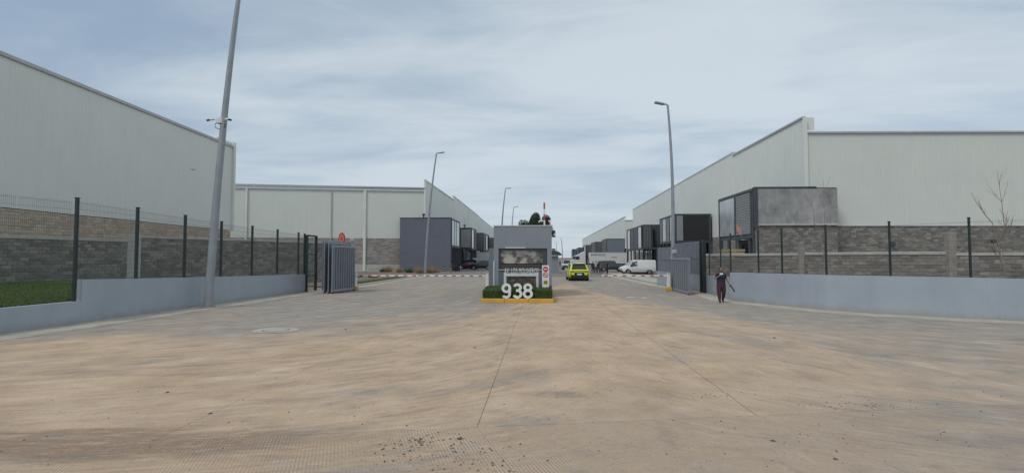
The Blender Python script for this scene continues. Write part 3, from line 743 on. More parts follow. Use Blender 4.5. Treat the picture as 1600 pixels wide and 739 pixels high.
# ================================================================== office blocks
def local(face, Xr, Xh, Y0, Y1):
    """front = face towards the camera at Y0; road = face towards the road at X=Xr"""
    s = 1 if Xh > Xr else -1
    if face == 'front': return (lambda u, z, o: (Xr + s * u * abs(Xh - Xr), Y0 - o, z)), abs(Xh - Xr)
    return (lambda u, z, o: (Xr - s * o, Y0 + u * (Y1 - Y0), z)), Y1 - Y0
def fbox(face, geo, u0, u1, z0, z1, o0, o1, mat, name, parent, ch=0.0):
    f, L = local(face, *geo); a = Vector(f(u0, z0, o0)); b = Vector(f(u1, z1, o1))
    c = (a + b) / 2; d = (abs(b.x - a.x), abs(b.y - a.y), abs(b.z - a.z))
    return MB().box(c, d, 0, None, ch).build(name, M[mat], parent)
def office(label, geo, zt=8.4, zf=4.3, front=(), road=(), ground='open', wall='frame_dark', roofdeck=True):
    Xr, Xh, Y0, Y1 = geo; s = 1 if Xh > Xr else -1
    root = empty('office_block', (0, 0, 0), 0, label, 'building')
    MB().box(((Xr + Xh) / 2 + s * .1, (Y0 + Y1) / 2, (zf + zt) / 2), (abs(Xh - Xr) - .2, Y1 - Y0 - .2, zt - zf - .1)).build('upper_storey', M[wall], root)
    # ground storey set back behind the columns
    MB().box(((Xr + Xh) / 2 + s * .9, (Y0 + Y1) / 2 + .6, zf / 2 - .05), (abs(Xh - Xr) - 1.8, Y1 - Y0 - 1.6, zf)).build('ground_storey', M['glass_dark'], root)
    for fc in ('front', 'road'):
        fbox(fc, geo, 0, 1, zt - .22, zt, -.2, .04, 'frame_dark', 'top_beam', root); fbox(fc, geo, 0, 1, zf - .12, zf + .16, -.2, .045, 'frame_dark', 'floor_beam', root)
    if ground == 'open':
        n = 4
        for i in range(n + 1):
            u = i / n * .96 + .0; fbox('front', geo, u, u + .22 / abs(Xh - Xr), 0, zf - .13, -.25, 0, 'frame_dark', 'column', root)
        for i in range(1, n):
            u = i / n; fbox('road', geo, u, u + .22 / (Y1 - Y0), 0, zf - .13, -.25, 0, 'frame_dark', 'column', root)
        for i in range(5):
            u = .12 + i * .17; fbox('front', geo, u, u + .02, .0, zf - .3, -1.45, -1.38, 'gate_steel', 'mullion', root)
        for i in range(4):
            u = .2 + i * .2; fbox('road', geo, u, u + .02, .0, zf - .3, -1.85, -1.78, 'gate_steel', 'mullion', root)
    for fc, spec in (('front', front), ('road', road)):
        for it in spec:
            kind, u0, u1 = it[0], it[1], it[2]; z0, z1 = (it[3], it[4]) if len(it) > 3 else (zf + .17, zt - .23)
            f, L = local(fc, *geo)
            if kind in ('film', 'grey', 'dark'):
                mt = {'film': 'glass_film', 'grey': 'glass_grey', 'dark': 'glass_dark'}[kind]
                w = fbox(fc, geo, u0, u1, z0, z1, -.1, .02, 'frame_dark', 'window', root)
                e = .07 / L; fbox(fc, geo, u0 + e, u1 - e, z0 + .07, z1 - .07, .0, .03, mt, 'pane', w)
            elif kind == 'louvre':
                pn = fbox(fc, geo, u0, u1, z0, z1, -.1, .012, 'louvre_dark', 'louvre_backing', root)
                n = it[5] if len(it) > 5 else 16; mb = MB(); st = (z1 - z0) / n; me = None; big = n == 16 and Y0 < 60
                for k in range(n):
                    za = z0 + k * st
                    A = Vector(f(u0 + .01, za + st * .1, .02)); Bq = Vector(f(u1 - .01, za + st * .1, .02)); C2 = Vector(f(u1 - .01, za + st * .8, .09)); D = Vector(f(u0 + .01, za + st * .8, .09))
                    E = Vector(f(u0 + .01, za + st * .9, .02)); E2 = Vector(f(u1 - .01, za + st * .9, .02))
                    (MB() if big else mb)
                    t_ = MB() if big else mb
                    t_.add([A, Bq, C2, D, E2, E], [(0, 1, 2, 3), (3, 2, 4, 5)])
                    if big: t_.build('slat', M['louvre'], root)
                if not big: mb.build('louvre_slats', M['louvre'], root, 'stuff')
            elif kind == 'board':
                fbox(fc, geo, u0, u1, z0, z1, -.1, .03, 'louvre_dark', 'cladding_board', root)
            elif kind == 'ribbed':
                n = max(3, int((u1 - u0) * L / .55))
                for k in range(n):
                    a_ = u0 + (u1 - u0) * k / n; b_ = u0 + (u1 - u0) * (k + .86) / n; fbox(fc, geo, a_, b_, z0, z1, -.1, .03 + .02 * (k % 2), it[5] if len(it) > 5 else 'louvre_dark', 'cladding_board', root)
            elif kind == 'mull':
                fbox(fc, geo, u0, u1, z0, z1, -.1, .07, 'frame_dark', 'mullion', root)
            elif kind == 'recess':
                fbox(fc, geo, u0, u1, z0, z1, -.1, .008, 'black_paint', 'opening_shade', root)  # flush black panel: the shade inside the opening is put in as colour
    fbox('road', geo, 1 - .2 / (Y1 - Y0), 1, 0, zt - .02, -.3, .05, 'frame_dark', 'corner_post', root)
    fbox('road', geo, 0, .22 / (Y1 - Y0), 0, zt - .02, -.2, .05, 'frame_dark', 'corner_post', root)
    return root
# right side, nearest: cement flank, film glass and horizontal louvres
R1X = AY(1308, 330, 46.5).x
r1 = office('nearest right office with bare cement flank, horizontal louvres and large window', (18.4, R1X, 46.6, 55.4), 8.12, 3.95,
            road=[('louvre', .06, .46, 4.2, 7.85, 16), ('film', .5, .97, 4.2, 7.88), ('mull', .46, .5)], ground='none')
MB().box(((18.52 + R1X) / 2, 46.48, 6.5), (R1X - 18.52, .16, 3.1)).build('cement_flank', M['cement_render'], r1)
MB().box((18.52, 46.42, 6.35), (.26, .24, 3.4)).build('flank_post', M['frame_dark'], r1)
blocks(r1, (18.5, 46.5), (R1X, 46.5), .2, 4.86, 'block_grey', .42, .2)
bar(r1, (18.4, 46.5), (R1X, 46.5), 4.94, .15, .3, 'concrete_pale', 'ring_beam', .03)
MB().box((21, 46.5, 8.13), (5.2, .3, .12)).build('roof_flashing', M['frame_dark'], r1)
for k in range(3): fbox('road', (18.4, R1X, 46.6, 55.4), .12 + k * .3, .16 + k * .3, .1, 3.8, -.3, -.05, 'frame_dark', 'column', r1)
for k in range(2): fbox('road', (18.4, R1X, 46.6, 55.4), .62 + k * .16, .73 + k * .16, 1.2, 3.4, -1.9, -1.8, 'white_paint', 'door', r1)
MB().box((R1X - 1.3, 46.38, 8.12), (2.6, .06, .05)).build('roof_edge', M['flashing_light'], r1)
office('second right office with wide black opening and slatted corner', (18.4, 23.2, 73, 82.2), 8.15, 4.35,
       front=[('louvre', .03, .22, 4.5, 7.9, 14), ('recess', .25, .93), ('mull', .93, .99)], road=[('film', .06, .30), ('louvre', .33, .55, 4.5, 7.9, 14), ('film', .58, .78), ('louvre', .8, .96, 4.5, 7.9, 14)])
office('third right office with dark glazed corner standing behind white van', (18.4, 23.2, 95.4, 113), 8.15, 3.85,
       front=[('ribbed', .02, .30), ('dark', .33, .97), ('mull', .50, .53), ('mull', .73, .76)], road=[('film', .10, .26), ('ribbed', .30, .5), ('ribbed', .54, .74), ('film', .78, .94)])
office('plain grey office box above the long white lorry', (18.4, 23.3, 147, 158), 7.65, 3.6, front=[('ribbed', .03, .98, 3.8, 7.4, 'gate_steel')], road=[('ribbed', .05, .9)], wall='gate_steel')
office('small dark office box beyond the white lorry', (17.9, 23.3, 171, 186), 7.6, 3.6, front=[('ribbed', .05, .5), ('film', .56, .66), ('ribbed', .7, .95)], road=[('ribbed', .05, .9)])
office('narrow dark office box right of the lorry cab', (17.6, 23.3, 201, 214), 7.4, 3.6, front=[('ribbed', .05, .95)], road=[('film', .3, .6)])
office('farther dark office box over the lorry cab', (17.4, 23.3, 236, 250), 7.2, 3.6, front=[('ribbed', .05, .95)], road=[('ribbed', .2, .8)])
office('farthest dark office box at the street end', (17.2, 23.3, 272, 286), 7.2, 3.6, front=[('ribbed', .05, .95)], road=[('ribbed', .2, .8)])
# left side
l1 = office('big blank dark blue grey office box behind the left lamp post', (-13.9, -22.0, 83, 92), 8.5, 4.0, road=[('film', .08, .3), ('grey', .34, .56), ('film', .6, .92)], ground='none', wall='dark_wall')
MB().box((-17.98, 82.92, 4.2), (8.1, .2, 8.5)).build('blank_wall', M['dark_wall'], l1)
MB().box((-17.98, 82.9, 8.52), (8.25, .3, .1)).build('roof_flashing', M['frame_dark'], l1)
for k in range(4): fbox('road', (-13.9, -22, 83, 92), .1 + k * .24, .14 + k * .24, 0, 3.9, -.3, -.05, 'frame_dark', 'column', l1)
office('second left office with dark slatted walls and small grey window', (-13.9, -18.3, 108, 116.5), 8.45, 4.1, front=[('louvre', .03, .5, 4.4, 8.1, 14), ('grey', .55, .8, 6.2, 7.9), ('ribbed', .52, .96, 4.4, 6.1)], road=[('film', .08, .4), ('ribbed', .5, .95)])
office('third left office with white framed window above the white lorry', (-13.4, -18.3, 126, 140), 8.3, 4.1, front=[('ribbed', .03, .5), ('film', .55, .70, 6, 8), ('grey', .74, .97), ('dark', .52, .73, 4.4, 5.8)], road=[('ribbed', .08, .4), ('film', .5, .7)])
office('fourth left office half hidden behind the gatehouse', (-13.2, -18.3, 152, 166), 8.2, 4.1, front=[('ribbed', .03, .95)], road=[('film', .2, .5)])
office('farthest left office hidden behind the gatehouse', (-13.2, -18.3, 180, 194), 8.0, 4.1, front=[('ribbed', .03, .95)], road=[('film', .2, .5)])
for (px, py, Y_) in ((662, 338.5, 83.5), (726, 347, 110)):
    v = AY(px, py, Y_); t_ = empty('roof_vent', (v.x, Y_, 8.5 if Y_ < 100 else 8.45), 0, 'small dark vent on the roof of the %s' % ('blank dark office' if Y_ < 100 else 'second left office'), 'vent')
    MB().tube([(0, 0, 0), (0, 0, .5)], .12, 8).build('pipe', M['frame_dark'], t_); MB().ellipsoid((0, 0, .6), (.28, .28, .18), 8, 6).build('cowl', M['frame_dark'], t_)
    if Y_ > 100: MB().tube([(0, 0, .7), (0, 0, 2.2)], .03, 5).build('mast', M['galvanised'], t_)

# ================================================================== gates, screens
def slat_screen(name, p0, p1, z0, z1, label, cat, n, mat='gate_steel', rail='gate_rail', frame=.09, group=None, feet=False):
    p = Vector((p0[0], p0[1])); q = Vector((p1[0], p1[1])); L = (q - p).length
    root = empty(name, (p.x, p.y, 0), math.atan2((q - p).y, (q - p).x), label, cat, group)
    MB().box((L / 2, 0, z1 - frame / 2), (L, .07, frame), 0, None, .008).build('top_rail', M[rail], root); MB().box((L / 2, 0, z0 + frame * .6), (L, .07, frame * 1.2), 0, None, .008).build('bottom_rail', M[rail], root)
    for x in (frame / 2, L - frame / 2): MB().box((x, 0, (z0 + z1) / 2), (frame * .7, .08, z1 - z0 + .01), 0, None, .008).build('upright', M[mat], root)
    w = (L - 2 * frame) / n; me = MB().add([(-w * .31, .012, 0), (-w * .24, -.03, 0), (w * .24, -.03, 0), (w * .31, .012, 0), (-w * .31, .012, 1), (-w * .24, -.03, 1), (w * .24, -.03, 1), (w * .31, .012, 1)],
        [(0, 1, 5, 4), (1, 2, 6, 5), (2, 3, 7, 6), (3, 0, 4, 7), (4, 5, 6, 7), (3, 2, 1, 0)]).mesh('slat', M[mat])
    for i in range(n):
        o = link('slat', me, root); o.location = (frame + w * (i + .5), 0, z0 + frame * 1.3); o.scale = (1, 1, z1 - z0 - frame * 2.4)
    MB().box((L / 2, .022, (z0 + z1) / 2), (L - frame, .008, z1 - z0 - frame)).build('gap_shade_sheet', M['black_paint'], root)  # added black sheet that gives the gaps between slats their dark shade
    MB().box((L / 2, -.035, z0 + (z1 - z0) * .52), (L - frame * 2, .02, .05)).build('mid_rail', M[mat], root) if not feet else None
    if feet:
        for x in (.12, L - .12): MB().tube([(x, -.05, .06), (x, .05, .06)], .06, 10).build('wheel', M['rubber'], root)
    return root
# left gate: three folded leaves, the nearest one facing the road
gl = [G(518, 459), G(553.5, 454.3)]
slat_screen('gate_leaf', (gl[0].x, gl[0].y), (gl[1].x, gl[1].y), .08, 2.82, 'nearest grey slatted leaf of the folded left gate', 'gate', 9, frame=.13, group='folded leaves of the left gate', feet=True)
slat_screen('gate_leaf', (gl[0].x - .34, gl[0].y + .3), (gl[1].x - .34, gl[1].y + .1), .06, 3.0, 'middle grey slatted leaf of the folded left gate', 'gate', 9, frame=.13, group='folded leaves of the left gate', feet=True)
slat_screen('gate_leaf', (gl[0].x - .68, gl[0].y + .5), (gl[1].x - .68, gl[1].y + .2), .06, 3.05, 'rearmost grey slatted leaf of the folded left gate', 'gate', 9, frame=.13, group='folded leaves of the left gate', feet=True)
slat_screen('slatted_screen', (-13.9, 33.4), (-13.2, 36.5), .02, 3.2, 'tall grey slatted screen behind the folded left gate leaves', 'screen', 14, frame=.08)
# right gate leaf and the screen on the low wall
gr = [G(1078, 461), G(1048.5, 453.5)]
slat_screen('gate_leaf', (gr[1].x, gr[1].y), (gr[0].x, gr[0].y), .06, 2.06, 'low grey slatted gate leaf standing beside the white barrier post', 'gate', 9, frame=.10, feet=True)
slat_screen('slatted_screen', (9.12, 41.5), (9.40, 38.0), 1.03, 2.86, 'tall grey slatted screen on low wall left of the lamp post', 'screen', 11, frame=.05)
slat_screen('slatted_screen', (9.42, 37.6), (9.84, 33.0), 1.02, 3.08, 'tall grey slatted screen on low wall right of the lamp post', 'screen', 15, frame=.05)
pr = empty('gate_post', (0, 0, 0), 0, 'pair of black square posts at the end of the right slatted screen', 'post')
for (x, y) in ((9.72, 32.6), (9.7, 31.9)): MB().box((x, y, 1.55), (.16, .16, 3.2), 0, None, .01).build('upright', M['fence_green'], pr)
MB().box((9.71, 32.25, 3.05), (.08, .62, .1)).build('cross_bar', M['fence_green'], pr)
MB().box((9.71, 32.25, 1.9), (.03, .55, 2.3)).build('infill', M['fence_green'], pr)

# ================================================================== barriers
def barrier(x0, x1, y, z, label, post_at, nst=6):
    root = empty('barrier_boom', (x0, y, z), 0, label, 'barrier'); L = x1 - x0; sg = 1 if L > 0 else -1
    MB().box((L / 2, 0, 0), (abs(L), .05, .11), 0, None, .008).build('boom', M['white_paint'], root)
    n = nst
    for i in range(n):
        c = L * (i + .55) / n; MB().box((c, 0, 0), (abs(L) / n * .42, .056, .086), 0, None, .006).build('red_stripe', M['red_paint'], root)
    return root
def machine(x, y, label, foot=True, h=1.05, w=.24):
    root = empty('barrier_machine', (x, y, 0), 0, label, 'barrier')
    MB().box((0, 0, .12), (w * 1.7, w * 1.9, .24), 0, None, .03).build('footing', M['yellow_paint'], root)
    MB().box((0, 0, .24 + h / 2), (w, w * 1.2, h), 0, None, .02).build('cabinet', M['white_paint'], root)
    MB().box((0, 0, .25 + h), (w * 1.12, w * 1.3, .05), 0, None, .01).build('cap', M['flashing'], root)
    return root
barrier(-11.75, -7.72, 33.6, .95, 'left half of the lowered red and white boom, over the verge', 0, 7)
barrier(-3.5, -7.5, 34.2, .93, 'right half of the lowered red and white boom, beside the gatehouse', 0, 7)
machine(-3.36, 34.2, 'white barrier machine left of the gatehouse', h=.85, w=.2); machine(-11.9, 33.75, 'white barrier machine hidden behind left gate leaves', h=.85)
mr = G(1045, 454.5)
machine(mr.x, mr.y, 'slim white barrier machine on yellow foot beside the right gate leaf', h=.86, w=.2)
barrier(mr.x - .14, mr.x - 4.2, mr.y, .96, 'lowered red and white boom in front of the parked white vans', 0, 7)
# raised booms behind the gatehouse
for (px, y, topy, lab) in ((850.5, 35, 316, 'tall red and white boom raised upright behind the gatehouse roof'), (859, 40, 346, 'shorter raised boom at the right corner of the gatehouse roof')):
    v = AY(px, topy, y); root = empty('barrier_boom', (v.x, y, .9), 0, lab, 'barrier'); H = v.z - .9
    MB().box((0, 0, H / 2), (.11, .05, H), 0, None, .008).build('boom', M['white_paint'], root)
    for i in range(int(H / .75)): MB().box((0, 0, H - .25 - i * .75), (.114, .056, .42), 0, None, .008).build('red_stripe', M['red_paint'], root)
    MB().box((0, .12, -.38), (.3, .36, 1.04), 0, None, .02).build('cabinet', M['white_paint'], root)
# sensor boxes on thin posts
def sensor(px, py, y, label):
    v = AY(px, py, y); root = empty('sensor_post', (v.x, y, 0), 0, label, 'sensor')
    MB().tube([(0, 0, 0), (0, 0, v.z - .1)], .035, 8).build('pole', M['galvanised'], root)
    MB().box((0, -.02, v.z), (.30, .2, .26), 0, None, .03).build('housing', M['concrete_pale'], root)
    MB().box((0, -.125, v.z - .01), (.16, .012, .12)).build('front_plate', M['flashing'], root)
sensor(551, 374.5, 34.6, 'small cream box on thin post above the left gate leaf'); sensor(1053.5, 393.5, 34.8, 'small cream box on thin post above the low right gate leaf')
# red round road sign behind the left gate
v = AY(535, 373, 35.5); sg = empty('round_sign', (v.x, 35.5, 0), R(-38), 'round red sign on a post seen obliquely behind the left gate', 'sign')
MB().tube([(0, 0, 0), (0, 0, v.z + .3)], .03, 8).build('pole', M['galvanised'], sg)
def ring(r0, r1, y, z, n=24, M_=None):
    vs = [(r0 * math.cos(2 * math.pi * i / n), y, z + r0 * math.sin(2 * math.pi * i / n)) for i in range(n)] + [(r1 * math.cos(2 * math.pi * i / n), y, z + r1 * math.sin(2 * math.pi * i / n)) for i in range(n)]
    return MB().add(vs, [(i, (i + 1) % n, n + (i + 1) % n, n + i) for i in range(n)])
MB().tube([(0, -.035, v.z), (0, -.055, v.z)], .42, 24, smooth=False).build('plate', M['red_paint'], sg)
ring(.16, .27, -.060, v.z).build('pale_ring', M['pink_cloth'], sg)

# ================================================================== lamp posts
def lamp(base, pts, arm, label, r0=.13, r1=.055, group='tall lamp posts along the road', cams=False):
    """pts: curve of the pole relative to the base; arm: (dx, dz) to the end of the head"""
    root = empty('lamp_post', (base[0], base[1], 0), 0, label, 'lamp post', group)
    n = 14; cur = []
    P3 = [Vector(p) for p in pts]
    for i in range(n + 1):
        t = i / n; k = len(P3) - 1
        q = P3[0] * (1 - t) ** 2 + P3[1] * 2 * t * (1 - t) + P3[2] * t * t; cur.append(q)
    MB().tube(cur, [r0 + (r1 - r0) * (i / n) for i in range(n + 1)], 12).build('pole', M['galvanised'], root)
    MB().box((0, 0, .03), (.42, .42, .05), 0, None, .01).build('base_plate', M['galvanised'], root)
    for sx in (-1, 1):
        for sy in (-1, 1): MB().tube([(sx * .16, sy * .16, .03), (sx * .16, sy * .16, .13)], .018, 6).build('anchor_bolt', M['galvanised'], root)
    if arm:
        t = cur[-1]; e = t + Vector((arm[0], 0, arm[1])); mid_ = t.lerp(e, .3)
        MB().tube([t + Vector((0, 0, -.05)), t + Vector((arm[0] * .12, 0, .06)), mid_], r1 * .8, 8).build('arm', M['galvanised'], root)
        d = (e - mid_); an = math.atan2(d.z, d.x); Mx = Matrix.Translation(mid_.lerp(e, .5)) @ Matrix.Rotation(-an, 4, 'Y')
        hd = MB().box((0, 0, 0), (d.length * 1.05, .34, .11), 0, Mx, .03).build('lamp_head', M['galvanised'], root)
        MB().box((d.length * .08 * (1), 0, -.065), (d.length * .7, .24, .02), 0, Mx).build('lens', M['lamp_lens'], hd)
    return root, cur
b = G(325, 481)
b.x = max(b.x, LX + .28)
vt = AY(372, 0, b.y); H = 13.6; dx = (vt.x - b.x) * H / vt.z * 1.04
mid = AY(346, 190, b.y)
l0, cur = lamp((b.x, b.y), [(0, 0, 0), ((mid.x - b.x) * 1.05, 0, mid.z * 1.05), (dx, 0, H)], (1.9, .15), 'tall leaning grey lamp post with two cameras, standing against the left wall', .17, .085)
# cctv cameras on the first pole
cz = mid.z
def cctv(side, label):
    c = empty('security_camera', (mid.x, b.y, cz), 0, label, 'camera', 'pair of cameras on the left lamp post'); s = side
    MB().tube([(s * .05, -.05, .02), (s * .22, -.10, .05), (s * .30, -.12, .03)], .022, 6).build('arm', M['pipe_white'], c)
    MB().tube([(s * .12, -.06, -.02), (s * .2, -.08, -.12), (s * .22, -.08, -.26), (s * .1, -.06, -.33), (s * .04, -.05, -.33)], .014, 6).build('cable', M['frame_dark'], c)
    MB().tube([(s * .26, -.12, .07), (s * .42, -.16, .03)], .045, 8).build('housing', M['pipe_white'], c)
    MB().tube([(s * .40, -.155, .04), (s * .52, -.18, .0)], [.05, .042], 8).build('hood', M['lens'], c)
cctv(-1, 'small security camera on the left side of the leaning lamp post'); cctv(1, 'small security camera on the right side of the leaning lamp post')
MB().tube([(mid.x - b.x, 0, cz - .1), (mid.x - b.x, 0, cz + .12)], .17, 12).build('clamp', M['pipe_white'], l0)
def lamp_px(bx, Y, path, head, label, r0=.13, r1=.06):
    pb = AY(bx[0], bx[1], Y); m_ = AY(path[0], path[1], Y); t_ = AY(path[2], path[3], Y); h_ = AY(head[0], head[1], Y)
    # quadratic control so that the curve passes through m_
    f = .5; ctrl = (Vector((m_.x, 0, m_.z)) - Vector((pb.x, 0, 0)) * .25 - Vector((t_.x, 0, t_.z)) * .25) / .5
    return lamp((pb.x, Y), [(0, 0, 0), (ctrl.x - pb.x, 0, ctrl.z), (t_.x - pb.x, 0, t_.z)], (h_.x - t_.x, h_.z - t_.z), label, r0, r1)
lamp_px((664.5, 427), 72, (670.5, 335, 682, 240), (694.5, 238), 'leaning grey lamp post in front of the blank dark office', .2, .09)
lamp_px((782, 420), 102, (784.5, 350, 790, 294.5), (798.5, 294), 'slim leaning lamp post rising just left of the gatehouse roof', .2, .08)
lamp_px((797, 420), 138, (799.5, 360, 802.8, 324), (809.5, 322.5), 'farther leaning lamp post rising behind the gatehouse roof', .2, .08)
lamp_px((810, 416), 190, (811, 370, 812, 344.5), (816.5, 343), 'faintest far lamp post over the gatehouse roof', .16, .07)
lamp_px((1049.5, 448), 38.2, (1051, 300, 1043.2, 164.5), (1023, 160.5), 'tall grey lamp post bending left above the right gate', .15, .075)
lamp_px((879, 410.5), 260, (878.5, 391, 877, 373), (874, 372), 'thin far lamp post over the end wall of the street', .22, .12)
lamp_px((870.5, 410), 300, (870, 394, 869, 378), (866.5, 377.5), 'thinnest far lamp post next to the gatehouse edge', .2, .1)

# ================================================================== gatehouse island
GY = 28.4
isl = tag(empty('traffic_island', (0, 0, 0)), kind='structure')
ix0, ix1, iy0, iy1 = -2.70, .63, 24.35, 40.0
MB().prism([(ix0 + .16, iy0 + .16), (ix1 - .16, iy0 + .16), (ix1 - .16, iy1), (ix0 + .16, iy1)], -.02, .16).build('island_top', M['concrete'], isl)
def ks(c, d): MB().box(c, d, 0, None, .025).build('kerb_stone', M['yellow_paint'], isl)
for i in range(3): ks((ix0 + (i + .5) * (ix1 - ix0) / 3, iy0 + .08, .09), ((ix1 - ix0) / 3 - .006, .16, .22))
for i in range(5):
    for x in (ix0 + .08, ix1 - .08): ks((x, iy0 + .17 + (i + .5) * 1.1, .09), (.16, 1.09, .22))
# hedge
hx0, hx1, hy0, hy1, hz = ix0 + .07, ix1 - .05, iy0 + .2, GY - .05, .66
hg = empty('hedge', ((hx0 + hx1) / 2, (hy0 + hy1) / 2, 0), 0, 'low clipped green hedge on the yellow kerbed island', 'hedge')
hw, hd_ = (hx1 - hx0) / 2, (hy1 - hy0) / 2
def hedge_h(x, y): return hz - .05 - .05 * math.sin(x * 2.1 + 1) * math.cos(y * 1.7)
nx, ny = 14, 14; mbh = MB(); vs = []; fs = []
for j in range(ny + 1):
    for i in range(nx + 1):
        x = -hw + .06 + (2 * hw - .12) * i / nx; y = -hd_ + .06 + (2 * hd_ - .12) * j / ny; e = min(i, nx - i, j, ny - j); vs.append((x, y, hedge_h(x, y) - (.07 if e == 0 else .02)))
for j in range(ny):
    for i in range(nx): a = j * (nx + 1) + i; fs.append((a, a + 1, a + nx + 2, a + nx + 1))
mbh.add(vs, fs); mbh.box((0, 0, .33), (2 * hw - .14, 2 * hd_ - .14, .42)); mbh.build('core', M['leaf_hedge'], hg)
lf = MB()
def leaf(m_, p, n, s, asp=1.7):
    n = (Vector(n) + Vector((rnd.gauss(0, .5), rnd.gauss(0, .5), rnd.gauss(0, .5)))).normalized()
    a = n.cross(Vector((rnd.gauss(0, 1), rnd.gauss(0, 1), rnd.gauss(0, 1)))).normalized(); b_ = n.cross(a); p = Vector(p)
    m_.add([p - a * s * asp, p + b_ * s * .55, p + a * s * asp, p - b_ * s * .55], [(0, 1, 2, 3)])
for _ in range(11000):
    x = rnd.uniform(-hw, hw); y = rnd.uniform(-hd_, hd_); h_ = hedge_h(x, y) + rnd.gauss(0, .018); leaf(lf, (x, y, h_), (0, -.2, 1), rnd.uniform(.012, .022))
for _ in range(9000):
    x = rnd.uniform(-hw, hw); z = rnd.uniform(.13, hedge_h(x, -hd_)); leaf(lf, (x, -hd_ + rnd.gauss(.02, .02), z), (0, -1, .2), rnd.uniform(.012, .022))
for s_ in (-1, 1):
    for _ in range(3500):
        y = rnd.uniform(-hd_, hd_); z = rnd.uniform(.13, hedge_h(hw * s_, y)); leaf(lf, (s_ * (hw + rnd.gauss(-.02, .02)), y, z), (s_, 0, .2), rnd.uniform(.012, .022))
lf.build('foliage', M['leaf_hedge'], hg, 'stuff')
# house numbers
def text_mesh(name, txt, h, depth, mat, off=0.0, sx=1.0, width=None):
    cu = bpy.data.curves.new(name, 'FONT'); cu.body = txt; cu.size = 1; cu.extrude = .5; cu.offset = off; cu.resolution_u = 6; cu.space_character = 1.14 if len(txt) > 3 else 1.0
    to = bpy.data.objects.new(name, cu); C.objects.link(to); dg = bpy.context.evaluated_depsgraph_get(); me = bpy.data.meshes.new_from_object(to.evaluated_get(dg))
    bpy.data.objects.remove(to); v_ = [q.co for q in me.vertices]
    x0 = min(q.x for q in v_); x1 = max(q.x for q in v_); y0 = min(q.y for q in v_); y1 = max(q.y for q in v_)
    k = h / (y1 - y0); kx = (width / (x1 - x0)) if width else k * sx
    for q in me.vertices: q.co = Vector(((q.co.x - (x0 + x1) / 2) * kx, -q.co.z * depth, (q.co.y - y0) * k))
    me.materials.clear(); me.materials.append(mat); me.name = name
    me.flip_normals() if False else None
    return me
hn = empty('house_number', (0, 0, 0), 0, 'large white standing number 938 in front of the hedge', 'number')
yn = iy0 + .12
def stroke(paths, w, depth):
    m_ = MB()
    for j, pts in enumerate(paths):
        P_ = [Vector((x, z)) for x, z in pts]; closed = (P_[0] - P_[-1]).length < 1e-4; n = len(P_) - (1 if closed else 0); Lf = []; Rt = []
        for i in range(n):
            a_ = P_[(i - 1) % n] if closed else P_[max(i - 1, 0)]; b_ = P_[(i + 1) % n] if closed else P_[min(i + 1, n - 1)]
            t_ = (b_ - a_).normalized(); nn = Vector((-t_.y, t_.x)) * w / 2; Lf.append(P_[i] + nn); Rt.append(P_[i] - nn)
        d0 = -depth - .0015 * j; d1 = .0015 * j
        vs = [(p.x, d0, p.y) for p in Lf] + [(p.x, d0, p.y) for p in Rt] + [(p.x, d1, p.y) for p in Lf] + [(p.x, d1, p.y) for p in Rt]; fs = []
        for i in range(n if closed else n - 1):
            k = (i + 1) % n; fs += [(i, n + i, n + k, k), (2 * n + i, 2 * n + k, 3 * n + k, 3 * n + i), (i, k, 2 * n + k, 2 * n + i), (n + i, 3 * n + i, 3 * n + k, n + k)]
        if not closed: fs += [(0, 2 * n, 3 * n, n), (n - 1, 2 * n - 1, 4 * n - 1, 3 * n - 1)]
        m_.add(vs, fs)
    return m_
def arc(cx, cz, rx, rz, a0_, a1_, n=18): return [(cx + rx * math.cos(R(a0_ + (a1_ - a0_) * i / n)), cz + rz * math.sin(R(a0_ + (a1_ - a0_) * i / n))) for i in range(n + 1)]
DIG = {'9': [arc(0, .475, .145, .165, 0, 360, 26), arc(0, .475, .145, .165, 0, 0, 1)[:1] + [(.145, .40), (.135, .26)] + arc(-.005, .20, .14, .14, 0, -150, 12)],
       '3': [arc(-.01, .505, .135, .135, 155, -80, 16), arc(-.005, .215, .155, .155, 78, -155, 18), [(-.06, .366), (.03, .366)]],
       '8': [arc(0, .51, .132, .130, 0, 360, 26), arc(0, .215, .155, .155, 0, 360, 28)]}
for ch, px in (('9', 791.2), ('3', 808.6), ('8', 824.8)):
    v = AY(px, 467.5, yn); o = stroke(DIG[ch], .112, .07).build('digit', M['white_letter'], hn); o.location = (v.x, yn + .02, .20); o.scale = (1.1, 1, 1.0)
# street name board
nb = empty('street_name_sign', (0, 0, 0), 0, 'white framed board lettered AV. LOS MOLINEROS above the hedge', 'sign')
yb_ = 26.3
f0, f1 = AY(787.5, 428, yb_), AY(841.5, 428, yb_)
fl = AY(787.5, 447, yb_).z; ft = f0.z; w_ = f1.x - f0.x
for x in (f0.x + .06, f1.x - .06): MB().box((x, yb_, (ft + .1) / 2 + .05), (.13, .14, ft - .1), 0, None, .015).build('frame_post', M['flashing_light'], nb)
MB().box(((f0.x + f1.x) / 2, yb_, ft - .05), (w_ + .02, .15, .14), 0, None, .015).build('frame_top', M['flashing_light'], nb)
MB().box(((f0.x + f1.x) / 2, yb_ + .03, (ft - .12 + .5) / 2), (w_ - .24, .04, ft - .12 - .5)).build('picture_panel', M['board_picture'], nb)
lt = link('lettering', text_mesh('lettering', 'AV. LOS MOLINEROS', .27, .03, M['white_paint'], .0, width=w_ * .985), nb); lt.location = ((f0.x + f1.x) / 2 + .01, yb_ - .04, ft + .025)
